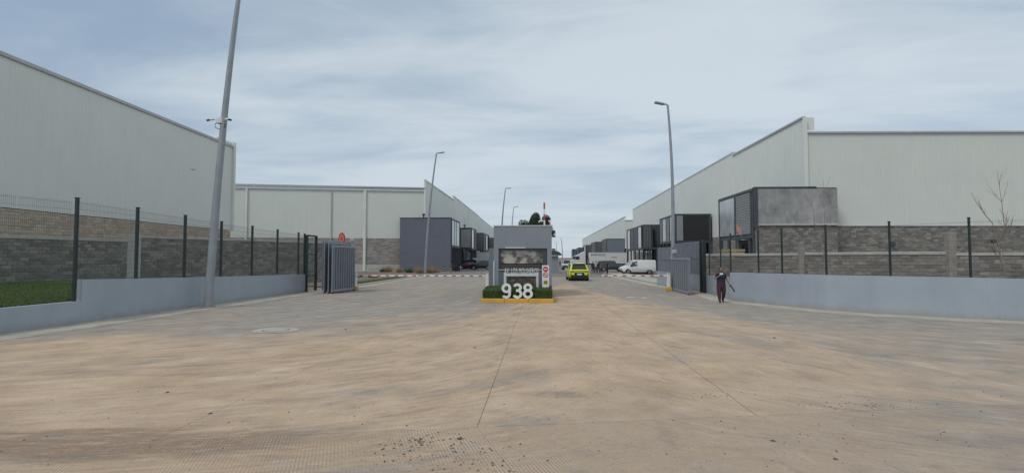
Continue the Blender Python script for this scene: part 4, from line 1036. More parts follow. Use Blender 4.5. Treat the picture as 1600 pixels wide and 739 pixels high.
# plants showing before the picture
gp_ = MB()
for _ in range(220):
    x = rnd.uniform(f0.x + .1, f1.x - .1); leaf(gp_, (x, yb_ - .1 + rnd.gauss(0, .05), .60 + abs(rnd.gauss(0, .06))), (0, -1, .5), rnd.uniform(.015, .03))
tag(gp_.build('garden_plants', M['leaf_hedge'], None, 'stuff'), 'few loose sprigs sticking up in front of the street name board')
# rules panel
rs = empty('rules_sign', (0, 0, 0), 0, 'narrow white panel with two red prohibition rings and the number 10', 'sign')
ys = 26.0; a_ = AY(847, 414.5, ys); c_ = AY(858, 446, ys); xm = (a_.x + c_.x) / 2; pw = c_.x - a_.x
MB().box((xm, ys, (a_.z + .62) / 2), (pw, .03, a_.z - .62), 0, None, .005).build('panel', M['white_paint'], rs)
MB().tube([(xm, ys + .05, .1), (xm, ys + .05, a_.z - .1)], .03, 8).build('pole', M['galvanised'], rs)
z1 = AY(852, 420.5, ys).z; z2 = AY(852, 429.5, ys).z; z3 = AY(852, 441, ys).z
MB().tube([(xm, ys - .016, z1), (xm, ys - .022, z1)], .135, 24, smooth=False).build('red_disc', M['red_paint'], rs)
MB().box((xm, ys - .026, z1), (.17, .006, .04)).build('white_bar', M['white_paint'], rs)
o = ring(.095, .135, -.018, z2).build('red_ring', M['red_paint'], rs); o.location = (xm, ys, 0)
MB().box((0, 0, 0), (.23, .005, .03), 0, Matrix.Translation((xm, ys - .021, z2)) @ Matrix.Rotation(R(45), 4, 'Y')).build('red_slash', M['red_paint'], rs)
MB().box((xm - .01, ys - .019, z2), (.11, .004, .045)).build('black_symbol', M['black_paint'], rs)
MB().box((xm, ys - .018, z3), (.20, .005, .2)).build('yellow_field', M['yellow_strip'], rs)
o = link('number', text_mesh('number', '10', .13, .004, M['black_paint'], .02), rs); o.location = (xm, ys - .024, z3 - .065)
# gatehouse
gh = empty('gatehouse', (0, 0, 0), 0, 'small grey blue flat roofed gatehouse with wide dark window', 'gatehouse')
g0 = AY(771.5, 354, GY); g1 = AY(862, 355.5, GY); gt = g0.z
wx0, wx1 = AY(779, 400, GY).x, AY(855, 400, GY).x; wz1 = AY(800, 388, GY).z; wz0 = AY(800, 421, GY).z
dpt = 4.6; th = .25
MB().box(((g0.x + g1.x) / 2, GY + dpt / 2 + .3, gt / 2), (g1.x - g0.x - .1, dpt - .6, gt - .1)).build('rear_walls', M['booth_wall'], gh)
MB().box(((g0.x + wx0) / 2, GY + .2, wz1 / 2), (wx0 - g0.x, .4, wz1)).box(((g1.x + wx1) / 2, GY + .2, wz1 / 2), (g1.x - wx1, .4, wz1)).build('window_pier', M['booth_wall'], gh)
MB().box(((g0.x + g1.x) / 2, GY + .2, (gt + wz1) / 2), (g1.x - g0.x + .004, .402, gt - wz1)).build('parapet', M['booth_wall'], gh)
MB().box(((wx0 + wx1) / 2, GY + .2, wz0 / 2), (wx1 - wx0, .38, wz0)).build('window_apron', M['dark_wall'], gh)
MB().box(((g0.x + g1.x) / 2, GY + dpt / 2, gt + .03), (g1.x - g0.x + .07, dpt + .06, .07), 0, None, .015).build('roof_edge', M['flashing'], gh)
wn = MB().box(((wx0 + wx1) / 2, GY + .16, wz0 + .035), (wx1 - wx0, .18, .07)).box(((wx0 + wx1) / 2, GY + .16, wz1 - .05), (wx1 - wx0, .18, .1)).box((wx0 + .05, GY + .16, (wz0 + wz1) / 2), (.1, .18, wz1 - wz0 - .18)).box((wx1 - .12, GY + .16, (wz0 + wz1) / 2), (.24, .18, wz1 - wz0 - .18)).build('window', M['frame_dark'], gh)
MB().box(((wx0 + wx1) / 2, GY + .22, (wz0 + wz1) / 2 + .12), (wx1 - wx0 - .2, .02, wz1 - wz0 - .4)).build('pane', M['booth_glass'], wn)
MB().box(((wx0 + wx1) / 2, GY + .21, wz0 + .17), (wx1 - wx0 - .2, .03, .22)).build('lower_pane', M['glass_dark'], wn)
MB().box(((wx0 + wx1) / 2 - .4, GY - .02, wz1 + .03), (1.1, .04, .04)).build('light_strip', M['white_paint'], gh)
MB().box(((wx0 + wx1) / 2, GY - .015, wz0 - .02), (wx1 - wx0, .05, .04)).build('sill', M['flashing'], gh)
sc = AY(766, 388, 29.2)
MB().box((g0.x - .18, 30.2, sc.z / 2), (.36, 1.8, sc.z), 0, None, .02).build('side_annex', M['gate_steel'], gh)
MB().box((g0.x + .01, GY - .02, .95), (.05, .05, 1.9)).build('white_conduit', M['white_paint'], gh)
for k, (px, py) in enumerate(((863.5, 363), (863.5, 369), (863.5, 389.5))):
    v = AY(px, py, GY + .4); c = empty('security_camera', (g1.x, GY + .4, v.z), 0, ('upper', 'second', 'lowest')[k] + ' small dark camera on the right edge of the gatehouse', 'camera', 'cameras on the gatehouse edge')
    MB().tube([(-.03, 0, 0), (.08, 0, 0)], .02, 6).build('bracket', M['frame_dark'], c); MB().tube([(.05, 0, .0), (.19, -.12, -.02)], .045, 8).build('housing', M['frame_dark'], c)
# second kiosk further up the median
kb = empty('kiosk', (0, 0, 0), 0, 'small grey kiosk with dark curved roof beyond the gatehouse', 'kiosk')
k1_ = AY(866, 408, 78)
MB().box((k1_.x - .6, 79, 1.25), (2.4, 2.4, 2.5)).build('walls', M['booth_wall'], kb)
rv = MB(); pts_ = [(math.cos(math.pi * i / 8) * 1.7, .12 + math.sin(math.pi * i / 8) * .75) for i in range(9)]
rv.add([(k1_.x - .6 + x, 77.4, 2.45 + z) for x, z in pts_] + [(k1_.x - .6 + x, 80.6, 2.45 + z) for x, z in pts_], [(i, 9 + i, 10 + i, 1 + i) for i in range(8)] + [tuple(range(9)), tuple(range(9, 18))[::-1], (0, 8, 17, 9)])
rv.build('roof', M['frame_dark'], kb)

# striped bollards at the foot of the blank office
bo = empty('striped_bollard', (0, 0, 0), 0, 'black and yellow striped bollard nearer the blank office wall', 'bollard', 'striped bollards')
MB().tube([(0, 0, 0), (0, 0, .95)], .13, 12).build('post', M['black_paint'], bo)
for k in range(3):
    t = MB(); z = .12 + k * .3; n = 12
    vs = [(.134 * math.cos(2 * math.pi * i / n), .134 * math.sin(2 * math.pi * i / n), z + .08 * math.sin(2 * math.pi * i / n)) for i in range(n)]; vs += [(x, y, q + .14) for x, y, q in vs]
    t.add(vs, [(i, (i + 1) % n, n + (i + 1) % n, n + i) for i in range(n)]).build('yellow_band', M['yellow_strip'], bo)
b2_ = copy_tree(bo); v = G(705, 427); b2_.location = (v.x, v.y, 0); b2_['label'] = 'black and yellow striped bollard nearer the road'
v = G(693.5, 426.5); bo.location = (v.x, v.y, 0)

# ================================================================== vegetation
def grass(name, n, area, h, mat, label, zf, spread=1.0, wid=.006):
    m_ = MB()
    for _ in range(n):
        x, y = area(); z = zf(x, y); a = rnd.uniform(0, 6.28); hh = h * rnd.uniform(.5, 1.2); w = wid * rnd.uniform(.7, 1.4); lx, ly = rnd.gauss(0, .3) * hh, rnd.gauss(0, .3) * hh
        m_.add([(x - w * math.cos(a), y - w * math.sin(a), z), (x + w * math.cos(a), y + w * math.sin(a), z), (x + lx, y + ly, z + hh)], [(0, 1, 2)])
    o = m_.build(name, M[mat], None, 'stuff'); o['label'] = label; return o
def lawn_area():
    y = 13 + 13 * rnd.random() ** 1.3; return -14.6 - 12.5 * rnd.random() ** 1.5, y
grass('grass', 70000, lawn_area, .09, 'blade_green', 'short green lawn behind the lowest stretch of the left wall', lambda x, y: .66 + .12 * min(1, max(0, (y - 12) / 16)), wid=.014)
def verge_area():
    t = rnd.random(); e = k0.lerp(k1, t); return e.x - .15 - abs(rnd.gauss(0, .9)), e.y + abs(rnd.gauss(0, 1.6))
grass('verge_grass', 5000, verge_area, .13, 'blade_green', 'patchy weeds on the verge behind the left gate', lambda x, y: .05, wid=.015)
def tuft(x, y, z, n, h, r, mat, label, cat='shrub', group=None, name='dry_shrub'):
    root = empty(name, (x, y, z), 0, label, cat, group); m_ = MB()
    for _ in range(n):
        a = rnd.uniform(0, 6.28); rr = r * rnd.random() ** .6; bx, by = rr * .5 * math.cos(a), rr * .5 * math.sin(a); hh = h * rnd.uniform(.45, 1.1) * (1 - .4 * rr / r)
        tx, ty = rr * 1.2 * math.cos(a) + rnd.gauss(0, .08), rr * 1.2 * math.sin(a) + rnd.gauss(0, .08); w = rnd.uniform(.012, .03)
        m_.add([(bx - w, by, 0), (bx + w, by, 0), (tx, ty, hh)], [(0, 1, 2)])
        for _k in range(3):
            t = rnd.uniform(.4, 1); leaf(m_, (bx + (tx - bx) * t, by + (ty - by) * t, hh * t), (0, -1, .5), rnd.uniform(.02, .05))
    m_.build('foliage', M[mat], root, 'stuff'); MB().tube([(0, 0, 0), (0, .02, h * .5)], [.03, .01], 5).build('stem', M['twig'], root)
for (px, py, h, r, mt, lab) in ((607, 424, 1.5, .9, 'blade_dry', 'dry tan shrub at the pale plinth corner left of the dark office'), (598, 424, .8, .5, 'leaf_hedge', 'low green weed against the pale plinth'),
                               (625, 424.5, 1.0, .8, 'blade_dry', 'low dry shrub at the left foot of the dark office'), (640, 425, 1.0, .9, 'leaf_hedge', 'greenish weed clump at the middle foot of the dark office'),
                               (657, 426, 1.5, 1.0, 'blade_dry', 'dry reddish shrub left of the second lamp post base'), (672, 426, 1.5, .9, 'blade_dry', 'dry reddish shrub right of the second lamp post base'), (681, 425.5, .9, .8, 'blade_dry', 'small dry shrub beyond the second lamp post base')):
    v = G(px, py + 1.5); tuft(v.x, v.y, .0, 160, h, r, mt, lab)
for (px, py, lab) in ((560, 434, 'dark weed mound on the verge beside the left gate'), (583, 434.5, 'second dark weed mound on the verge below the boom')):
    v = G(px, py); tuft(v.x, v.y, .03, 220, .28, .5, 'garden', lab, name='weed_clump')
# bare trees
def bare_tree(x, y, H, label, seed, z0=.3, r=.05, lean=.15, nb=5):
    rr = random.Random(seed); root = empty('bare_tree', (x, y, z0), 0, label, 'tree'); tr = MB(); br = MB()
    def grow(p, d, L, r_, dep, m_):
        pts = [p]; 
        for i in range(4):
            d = (d + Vector((rr.gauss(0, .10), rr.gauss(0, .10), rr.gauss(.04, .05)))).normalized(); pts.append(pts[-1] + d * L / 4)
        m_.tube(pts, [r_ * (1 - .16 * i) for i in range(5)], 6 if dep < 1 else 4, 0, False)
        if dep < 3:
            for k in range(nb if dep == 0 else 3):
                i = rr.choice((2, 3, 4)) if dep == 0 else rr.choice((1, 2, 3)); a = rr.uniform(0, 6.28)
                nd = (d * .9 + Vector((math.cos(a), math.sin(a), .25)) * .65).normalized(); grow(pts[i], nd, L * rr.uniform(.32, .55), r_ * .45, dep + 1, br)
    grow(Vector((0, 0, 0)), Vector((lean, 0, 1)).normalized(), H * .62, r, 0, tr)
    grow(Vector((lean * H * .5, 0, H * .52)), Vector((lean, 0, 1)).normalized(), H * .5, r * .5, 1, br)
    tr.build('trunk', M['bark_pale'], root); br.build('branches', M['twig'], root, 'stuff')
v = AY(1574, 420, 23); bare_tree(v.x, 23, 5.3, 'leafless young tree behind the right fence near the picture edge', 5, .3, .042, .0)
v = AY(1298, 410, 27.5); bare_tree(v.x, 27.5, 5.6, 'slender leafless sapling in front of the cement flanked office', 11, .3, .028, -.06, 3)
# leafy tree beyond the gatehouse
def leafy_tree(x, y, H, W_, label, n=3800, seed=3, top=.55):
    rr = random.Random(seed); root = empty('leafy_tree', (x, y, 0), 0, label, 'tree')
    tk = MB().tube([(0, 0, 0), (.1, 0, H * .3), (-.1, .1, H * .6), (.1, 0, H * .85)], [.28, .2, .13, .05], 8)
    cl = []
    for _ in range(26):
        a = rr.uniform(0, 6.28); q = rr.random() ** .5 * W_ * .5; c = Vector((q * math.cos(a), q * math.sin(a) * .8, H * rr.uniform(top, .95) - q * .25)); cl.append((c, rr.uniform(.10, .17) * W_))
        tk.tube([(0, 0, H * .45), tuple(Vector((0, 0, H * .5)).lerp(c, .5) + Vector((0, 0, .2))), tuple(c)], [.09, .05, .02], 5)
    tk.build('trunk', M['bark'], root); m_ = MB()
    for _ in range(n):
        c, s = rr.choice(cl); d = Vector((rr.gauss(0, 1), rr.gauss(0, 1), rr.gauss(0, .8))).normalized(); p = c + d * s * rr.random() ** .4; leaf(m_, p, d, rr.uniform(.09, .17), 1.3)
    m_.build('crown', M['leaf_tree'], root)
v = AY(838, 345, 112); leafy_tree(v.x, 112, 12.2, 6.6, 'dark leafy tree showing above the gatehouse roof', 15000)

# ================================================================== vehicles
def car(name, label, cat, loc, rz, st, body, glass_ranges, wheels, wr=.33, length=None, group=None, extras=None, roof_black=False):
    """st: stations (y, zb, zs, zr, w, wr_) from tail to nose, y forward; loft of half sections"""
    root = empty(name, loc, rz, label, cat, group); m_ = MB(); n = len(st); rings = []
    def sec(s):
        y, zb, zs, zr, w, wt = s; cab = zr - zs > .08
        zt = zr if cab else zs + .02
        return [(0, y, zb), (w * .82, y, zb), (w * .97, y, zb + .10), (w, y, zb + (zs - zb) * .45), (w * .985, y, zs - .10), (w * .95, y, zs),
                (wt if cab else w * .90, y, zt - (.07 if cab else .0)), (wt * .86 if cab else w * .7, y, zt - .005), (0, y, zt + (.015 if cab else .02))]
    R_ = [sec(s) for s in st]; K = len(R_[0]); vs = []
    for r in R_: vs += r + [(-x, y, z) for x, y, z in r[1:-1]][::-1]
    T = 2 * K - 2; fs = []
    for i in range(n - 1):
        for k in range(T): fs.append((i * T + k, i * T + (k + 1) % T, (i + 1) * T + (k + 1) % T, (i + 1) * T + k))
    fs.append(tuple(range(T))); fs.append(tuple(range((n - 1) * T, n * T))[::-1])
    m_.add(vs, fs, 0, True); bd = m_.build('body', M[body], root)
    bd.modifiers.new('bevel', 'BEVEL').width = .03; bd.modifiers['bevel'].segments = 2; bd.modifiers['bevel'].limit_method = 'ANGLE'; bd.modifiers['bevel'].angle_limit = R(28)
    def inset(q, k, off, nm, mat, par=root):
        q = [Vector(p) for p in q]; c = sum(q, Vector()) / 4; nn = (q[1] - q[0]).cross(q[2] - q[0]).normalized()
        if nn.dot(c - Vector((0, c.y * .3, .6))) < 0: nn = -nn
        a = [c + (p - c) * k + nn * off for p in q]; b_ = [p - nn * (off + .02) for p in a]
        MB().add(a + b_, [(0, 1, 2, 3), (4, 7, 6, 5), (0, 4, 5, 1), (1, 5, 6, 2), (2, 6, 7, 3), (3, 7, 4, 0)]).build(nm, M[mat], par)
    for i0, i1, kind in glass_ranges:
        if kind == 'side':
            for s in (1, -1):
                a, b_ = R_[i0], R_[i1]; q = [(s * a[5][0], a[5][1], a[5][2]), (s * b_[5][0], b_[5][1], b_[5][2]), (s * b_[6][0], b_[6][1], b_[6][2]), (s * a[6][0], a[6][1], a[6][2])]; inset(q, .90, .012, 'side_window', 'glass_car')
        else:
            a, b_ = R_[i0], R_[i1]
            q = [(a[7][0] if R_[i0][8][2] > R_[i1][8][2] else a[6][0] * .92, a[7][1], a[7][2]), (b_[7][0] if R_[i1][8][2] > R_[i0][8][2] else b_[6][0] * .92, b_[7][1], b_[7][2])]
            q = [q[0], q[1], (-q[1][0], q[1][1], q[1][2]), (-q[0][0], q[0][1], q[0][2])]; inset(q, .94, .034, 'rear_window' if kind == 'rear' else 'windscreen', 'glass_car')
    W_ = max(s[4] for s in st)
    for y in wheels:
        for s in (1, -1):
            MB().tube([(s * (W_ - .30), y, wr + .03), (s * (W_ - .012), y, wr + .03)], wr + .06, 20, 0, True, False).build('wheel_arch', M['black_paint'], root)
            wh = MB().tube([(s * (W_ - .22), y, wr), (s * (W_ - .20), y, wr), (s * (W_ - .03), y, wr), (s * (W_ + .005), y, wr)], [wr * .9, wr, wr, wr * .93], 22).build('tyre', M['rubber'], root)
            rm = MB().tube([(s * (W_ - .02), y, wr), (s * (W_ + .012), y, wr)], wr * .62, 16, smooth=False)
            rm.build('rim', M['rim'], wh)
    return root, inset, R_
def box_on(root, c, d, mat, nm, ch=.01): return MB().box(c, d, 0, None, ch).build(nm, M[mat], root)
# yellow hatchback driving away
p = G(904, 439); hat = [(-2.03, .52, .82, .82, .78, .5), (-1.99, .34, .98, .98, .89, .6), (-1.90, .27, 1.02, 1.05, .91, .70), (-1.52, .24, 1.02, 1.56, .92, .69), (-.6, .22, 1.02, 1.64, .92, .70), (.1, .22, 1.0, 1.63, .92, .70), (.45, .22, .99, 1.55, .92, .68), (1.18, .24, .97, .97, .91, .6), (1.75, .28, .88, .88, .86, .6), (1.98, .40, .74, .74, .68, .5)]
yc, ins, R_ = car('hatchback_car', 'bright yellow hatchback seen from behind driving up the road', 'car', (p.x, p.y + 1.9, 0), R(2), hat, 'car_yellow', [(2, 3, 'rear'), (3, 4, 'side'), (4, 5, 'side'), (6, 7, 'front')], (-1.3, 1.3), .32)
box_on(yc, (0, -2.01, .42), (1.56, .14, .28), 'black_paint', 'rear_bumper', .03)
box_on(yc, (0, -2.04, .66), (.9, .05, .24), 'black_paint', 'plate_recess', .01)
box_on(yc, (0, -2.075, .62), (.44, .02, .12), 'white_paint', 'plate', .004)
for s in (1, -1):
    box_on(yc, (s * .66, -2.02, .88), (.36, .12, .10), 'tail_red', 'tail_lamp', .02)
    box_on(yc, (s * .78, -2.0, .56), (.08, .12, .36), 'black_paint', 'bumper_vent', .02)
    box_on(yc, (s * .98, .75, 1.02), (.18, .10, .13), 'car_yellow', 'wing_mirror', .03)
box_on(yc, (0, -2.03, .90), (.98, .06, .05), 'black_paint', 'tail_lamp_bar', .01)
box_on(yc, (0, -1.50, 1.60), (1.28, .36, .04), 'car_yellow', 'roof_spoiler', .015)
box_on(yc, (0, -.2, .16), (1.6, 3.2, .1), 'black_paint', 'underbody')
# white vans side-on
van = [(-2.2, .42, 1.05, 1.80, .86, .74), (-2.14, .30, 1.08, 1.88, .92, .78), (-1.2, .26, 1.08, 1.90, .93, .80), (0.2, .26, 1.06, 1.88, .93, .79), (.62, .26, 1.05, 1.78, .93, .76), (1.38, .26, 1.04, 1.12, .92, .74), (1.95, .30, .92, .92, .88, .6), (2.2, .42, .72, .72, .74, .5)]
def mkvan(x, y, rz, label):
    v_, ins, R_ = car('van', label, 'van', (x, y, 0), rz, van, 'car_white', [(3, 4, 'side'), (4, 5, 'front')], (-1.35, 1.40), .33, group='white vans parked nose to the road')
    for s in (1, -1):
        q = [(s * .915, .45, 1.09), (s * .905, 1.22, 1.09), (s * .80, .80, 1.62), (s * .80, .45, 1.66)]
        MB().add([(a * 1.012, b_, c) for a, b_, c in q] + [(a * .96, b_, c) for a, b_, c in q], [(0, 1, 2, 3), (7, 6, 5, 4), (0, 4, 5, 1), (1, 5, 6, 2), (2, 6, 7, 3), (3, 7, 4, 0)]).build('door_window', M['glass_car'], v_)
        box_on(v_, (s * 1.0, .98, 1.14), (.16, .1, .2), 'black_paint', 'wing_mirror', .03); box_on(v_, (s * .6, 2.10, .78), (.34, .16, .12), 'flashing_light', 'headlight', .03)
        box_on(v_, (s * .935, .32, .85), (.012, .16, .03), 'black_paint', 'door_handle', .003); box_on(v_, (s * .935, -.2, .62), (.012, 2.3, .06), 'flashing', 'side_moulding', .003)
    box_on(v_, (0, 2.16, .42), (1.5, .12, .26), 'black_paint', 'front_bumper', .03); box_on(v_, (0, 0, .18), (1.6, 3.8, .1), 'black_paint', 'underbody')
    return v_
v = G(976, 429.5); mkvan(v.x + 2.2, 71.5, R(90), 'white panel van side on, nearest behind the right boom'); mkvan(v.x + 2.5, 75.2, R(90), 'white van parked directly behind the nearest white van')
# dark teal off-roader facing right
suv = [(-2.2, .55, 1.05, 1.60, .84, .66), (-2.12, .40, 1.08, 1.74, .92, .72), (-.8, .36, 1.08, 1.80, .93, .74), (.35, .36, 1.08, 1.78, .93, .74), (.80, .36, 1.10, 1.18, .93, .7), (1.9, .38, 1.08, 1.08, .92, .6), (2.15, .5, .9, .9, .84, .5)]
sv_, ins, R_ = car('off_road_car', 'dark teal off-road car side on behind the group of people', 'car', (11.6, 86.5, 0), R(-90), suv, 'car_teal', [(1, 2, 'side'), (2, 3, 'side'), (3, 4, 'front')], (-1.4, 1.35), .40)
box_on(sv_, (0, 2.2, .6), (1.7, .14, .25), 'black_paint', 'front_bumper', .03); box_on(sv_, (0, -2.3, 1.0), (.62, .22, .62), 'rubber', 'spare_wheel', .08)
# left red car and dark pickup, side on
sed = [(-2.1, .45, .85, .85, .72, .5), (-2.0, .32, .95, .95, .84, .6), (-1.5, .26, .98, 1.02, .87, .62), (-.85, .24, .97, 1.42, .88, .60), (.2, .24, .96, 1.46, .88, .62), (.45, .24, .95, 1.40, .88, .6), (1.2, .26, .92, .92, .87, .6), (2.0, .36, .75, .75, .76, .5)]
v = AY(733, 415, 108); car('saloon_car', 'dark red car parked before the left offices', 'car', (v.x, 108, 0), R(90), sed, 'car_red', [(2, 3, 'rear'), (3, 4, 'side'), (5, 6, 'front')], (-1.3, 1.3), .32)
v = AY(752, 415, 101); car('off_road_car', 'dark blue off-road car half hidden by the gatehouse annex', 'car', (v.x, 101, 0), R(90), suv, 'car_blue', [(1, 2, 'side'), (2, 3, 'side'), (3, 4, 'front')], (-1.4, 1.35), .38)
v = AY(704, 415, 88); car('saloon_car', 'white car nose showing past the blank dark office corner', 'car', (v.x - 1.0, 92.6, 0), R(-90), sed, 'car_white', [(2, 3, 'rear'), (3, 4, 'side'), (5, 6, 'front')], (-1.3, 1.3), .32)
v = AY(751, 396, 118)
def lorry(name, label, x, y, rz, L, H, group=None, W_=2.4):
    root = empty(name, (x, y, 0), rz, label, 'lorry'); box_on(root, (0, 0, (H + 1.0) / 2), (L, W_, H - 1.0), 'truck_white', 'cargo_box', .04)
    for z in (1.02, H - .05): box_on(root, (0, -W_ / 2 - .012, z), (L, .03, .10), 'flashing_light', 'edge_rail', .005)
    for i in range(1, int(L / 1.2)): box_on(root, (-L / 2 + i * 1.2, -W_ / 2 - .004, (H + 1) / 2), (.03, .012, H - 1.2), 'flashing_light', 'rib', 0)
    box_on(root, (0, 0, .85), (L, 1.0, .25), 'black_paint', 'chassis')
    for x_ in (-L / 2 + 1.0, -L / 2 + 2.2, L / 2 - 1.6):
        for s in (-1, 1):
            w_ = MB().tube([(x_, s * (W_ / 2 - .3), .5), (x_, s * (W_ / 2 - .02), .5)], .5, 18).build('tyre', M['rubber'], root); MB().tube([(x_, s * (W_ / 2 - .03), .5), (x_, s * (W_ / 2 + .005), .5)], .26, 14).build('rim', M['rim'], w_)
    return root
lorry('lorry', 'white lorry box parked under the third left office', v.x - .3, 120, 0, 5.2, 3.6)
v = AY(731, 402.5, 112); fb = empty('flatbed_truck', (v.x, 112.5, 0), 0, 'low white flatbed body behind the dark red car', 'truck')
box_on(fb, (0, 0, 2.05), (3.6, 2, .42), 'truck_white', 'bed_side', .03); box_on(fb, (0, 0, 1.6), (3.4, 1.0, .5), 'black_paint', 'chassis')
for x_ in (-1.1, 1.1): MB().tube([(x_, -.95, .5), (x_, .95, .5)], .5, 14).build('wheel', M['rubber'], fb)
box_on(fb, (0, 0, 1.1), (3.0, .8, .8), 'black_paint', 'axle_frame'); 
# long white lorry with cab, side-on across the street
x0_ = AY(921.5, 400, 128).x
lr = lorry('articulated_lorry', 'long white articulated lorry parked across behind the people, cab to the left', x0_ + 4.6, 129.3, 0, 9.2, 3.62)
o = link('lettering', text_mesh('lettering', 'MORO ROUSAY', .42, .02, M['black_paint'], .0, width=3.0), lr); o.location = (-4.6 + 2.3, -1.235, 2.86)
box_on(lr, (-4.1, -1.225, 3.02), (.3, .02, .3), 'black_paint', 'logo_square', .0); box_on(lr, (1.2, -1.225, 2.45), (1.3, .02, .10), 'black_paint', 'small_lettering', .0)
cabm = MB(); prof = [(-8.9, .6), (-9.0, 1.5), (-8.75, 2.0), (-8.35, 2.85), (-7.4, 3.1), (-6.0, 3.85), (-5.6, 3.9), (-5.55, 1.0), (-5.6, .6)]
cabm.add([(x, -1.15, z) for x, z in prof] + [(x, 1.15, z) for x, z in prof], [tuple(range(9))] + [tuple(range(9, 18))[::-1]] + [(i, (i + 1) % 9, 9 + (i + 1) % 9, 9 + i)[::-1] for i in range(9)])
cb = cabm.build('cab', M['truck_white'], lr); cb.modifiers.new('bevel', 'BEVEL').width = .08
box_on(lr, (-7.55, -1.16, 2.3), (1.0, .03, .75), 'glass_car', 'side_window', .01)
MB().add([(-8.80, -1.0, 2.05), (-8.80, 1.0, 2.05), (-8.42, 1.0, 2.82), (-8.42, -1.0, 2.82)], [(0, 1, 2, 3)]).add([(-8.86, -1.17, 2.05), (-8.1, -1.17, 2.05), (-8.1, -1.17, 2.8), (-8.45, -1.17, 2.8)], [(0, 1, 2, 3)]).build('windscreen', M['glass_car'], lr)
for x_ in (-8.2, -5.9):
    for s in (-1, 1): MB().tube([(x_, s * .85, .5), (x_, s * 1.18, .5)], .5, 16).build('tyre', M['rubber'], lr)
box_on(lr, (-5.0, 0, .9), (1.6, .9, .25), 'black_paint', 'coupling'); box_on(lr, (-8.95, 0, .75), (.2, 2.1, .4), 'flashing', 'front_bumper', .03)
# cars beyond the yellow one
v = G(889, 420.5); pk, ins, R_ = car('pickup', 'white pickup facing the camera left of the yellow car', 'pickup', (5.35, 104, 0), R(174), suv, 'car_white', [(1, 2, 'side'), (2, 3, 'side'), (3, 4, 'front')], (-1.4, 1.35), .38)
box_on(pk, (0, 2.18, .65), (1.5, .1, .3), 'black_paint', 'grille', .02)
car('saloon_car', 'dark car partly hidden behind the yellow hatchback', 'car', (5.55, 90, 0), R(0), sed, 'car_black', [(2, 3, 'rear'), (3, 4, 'side'), (5, 6, 'front')], (-1.3, 1.3), .32)

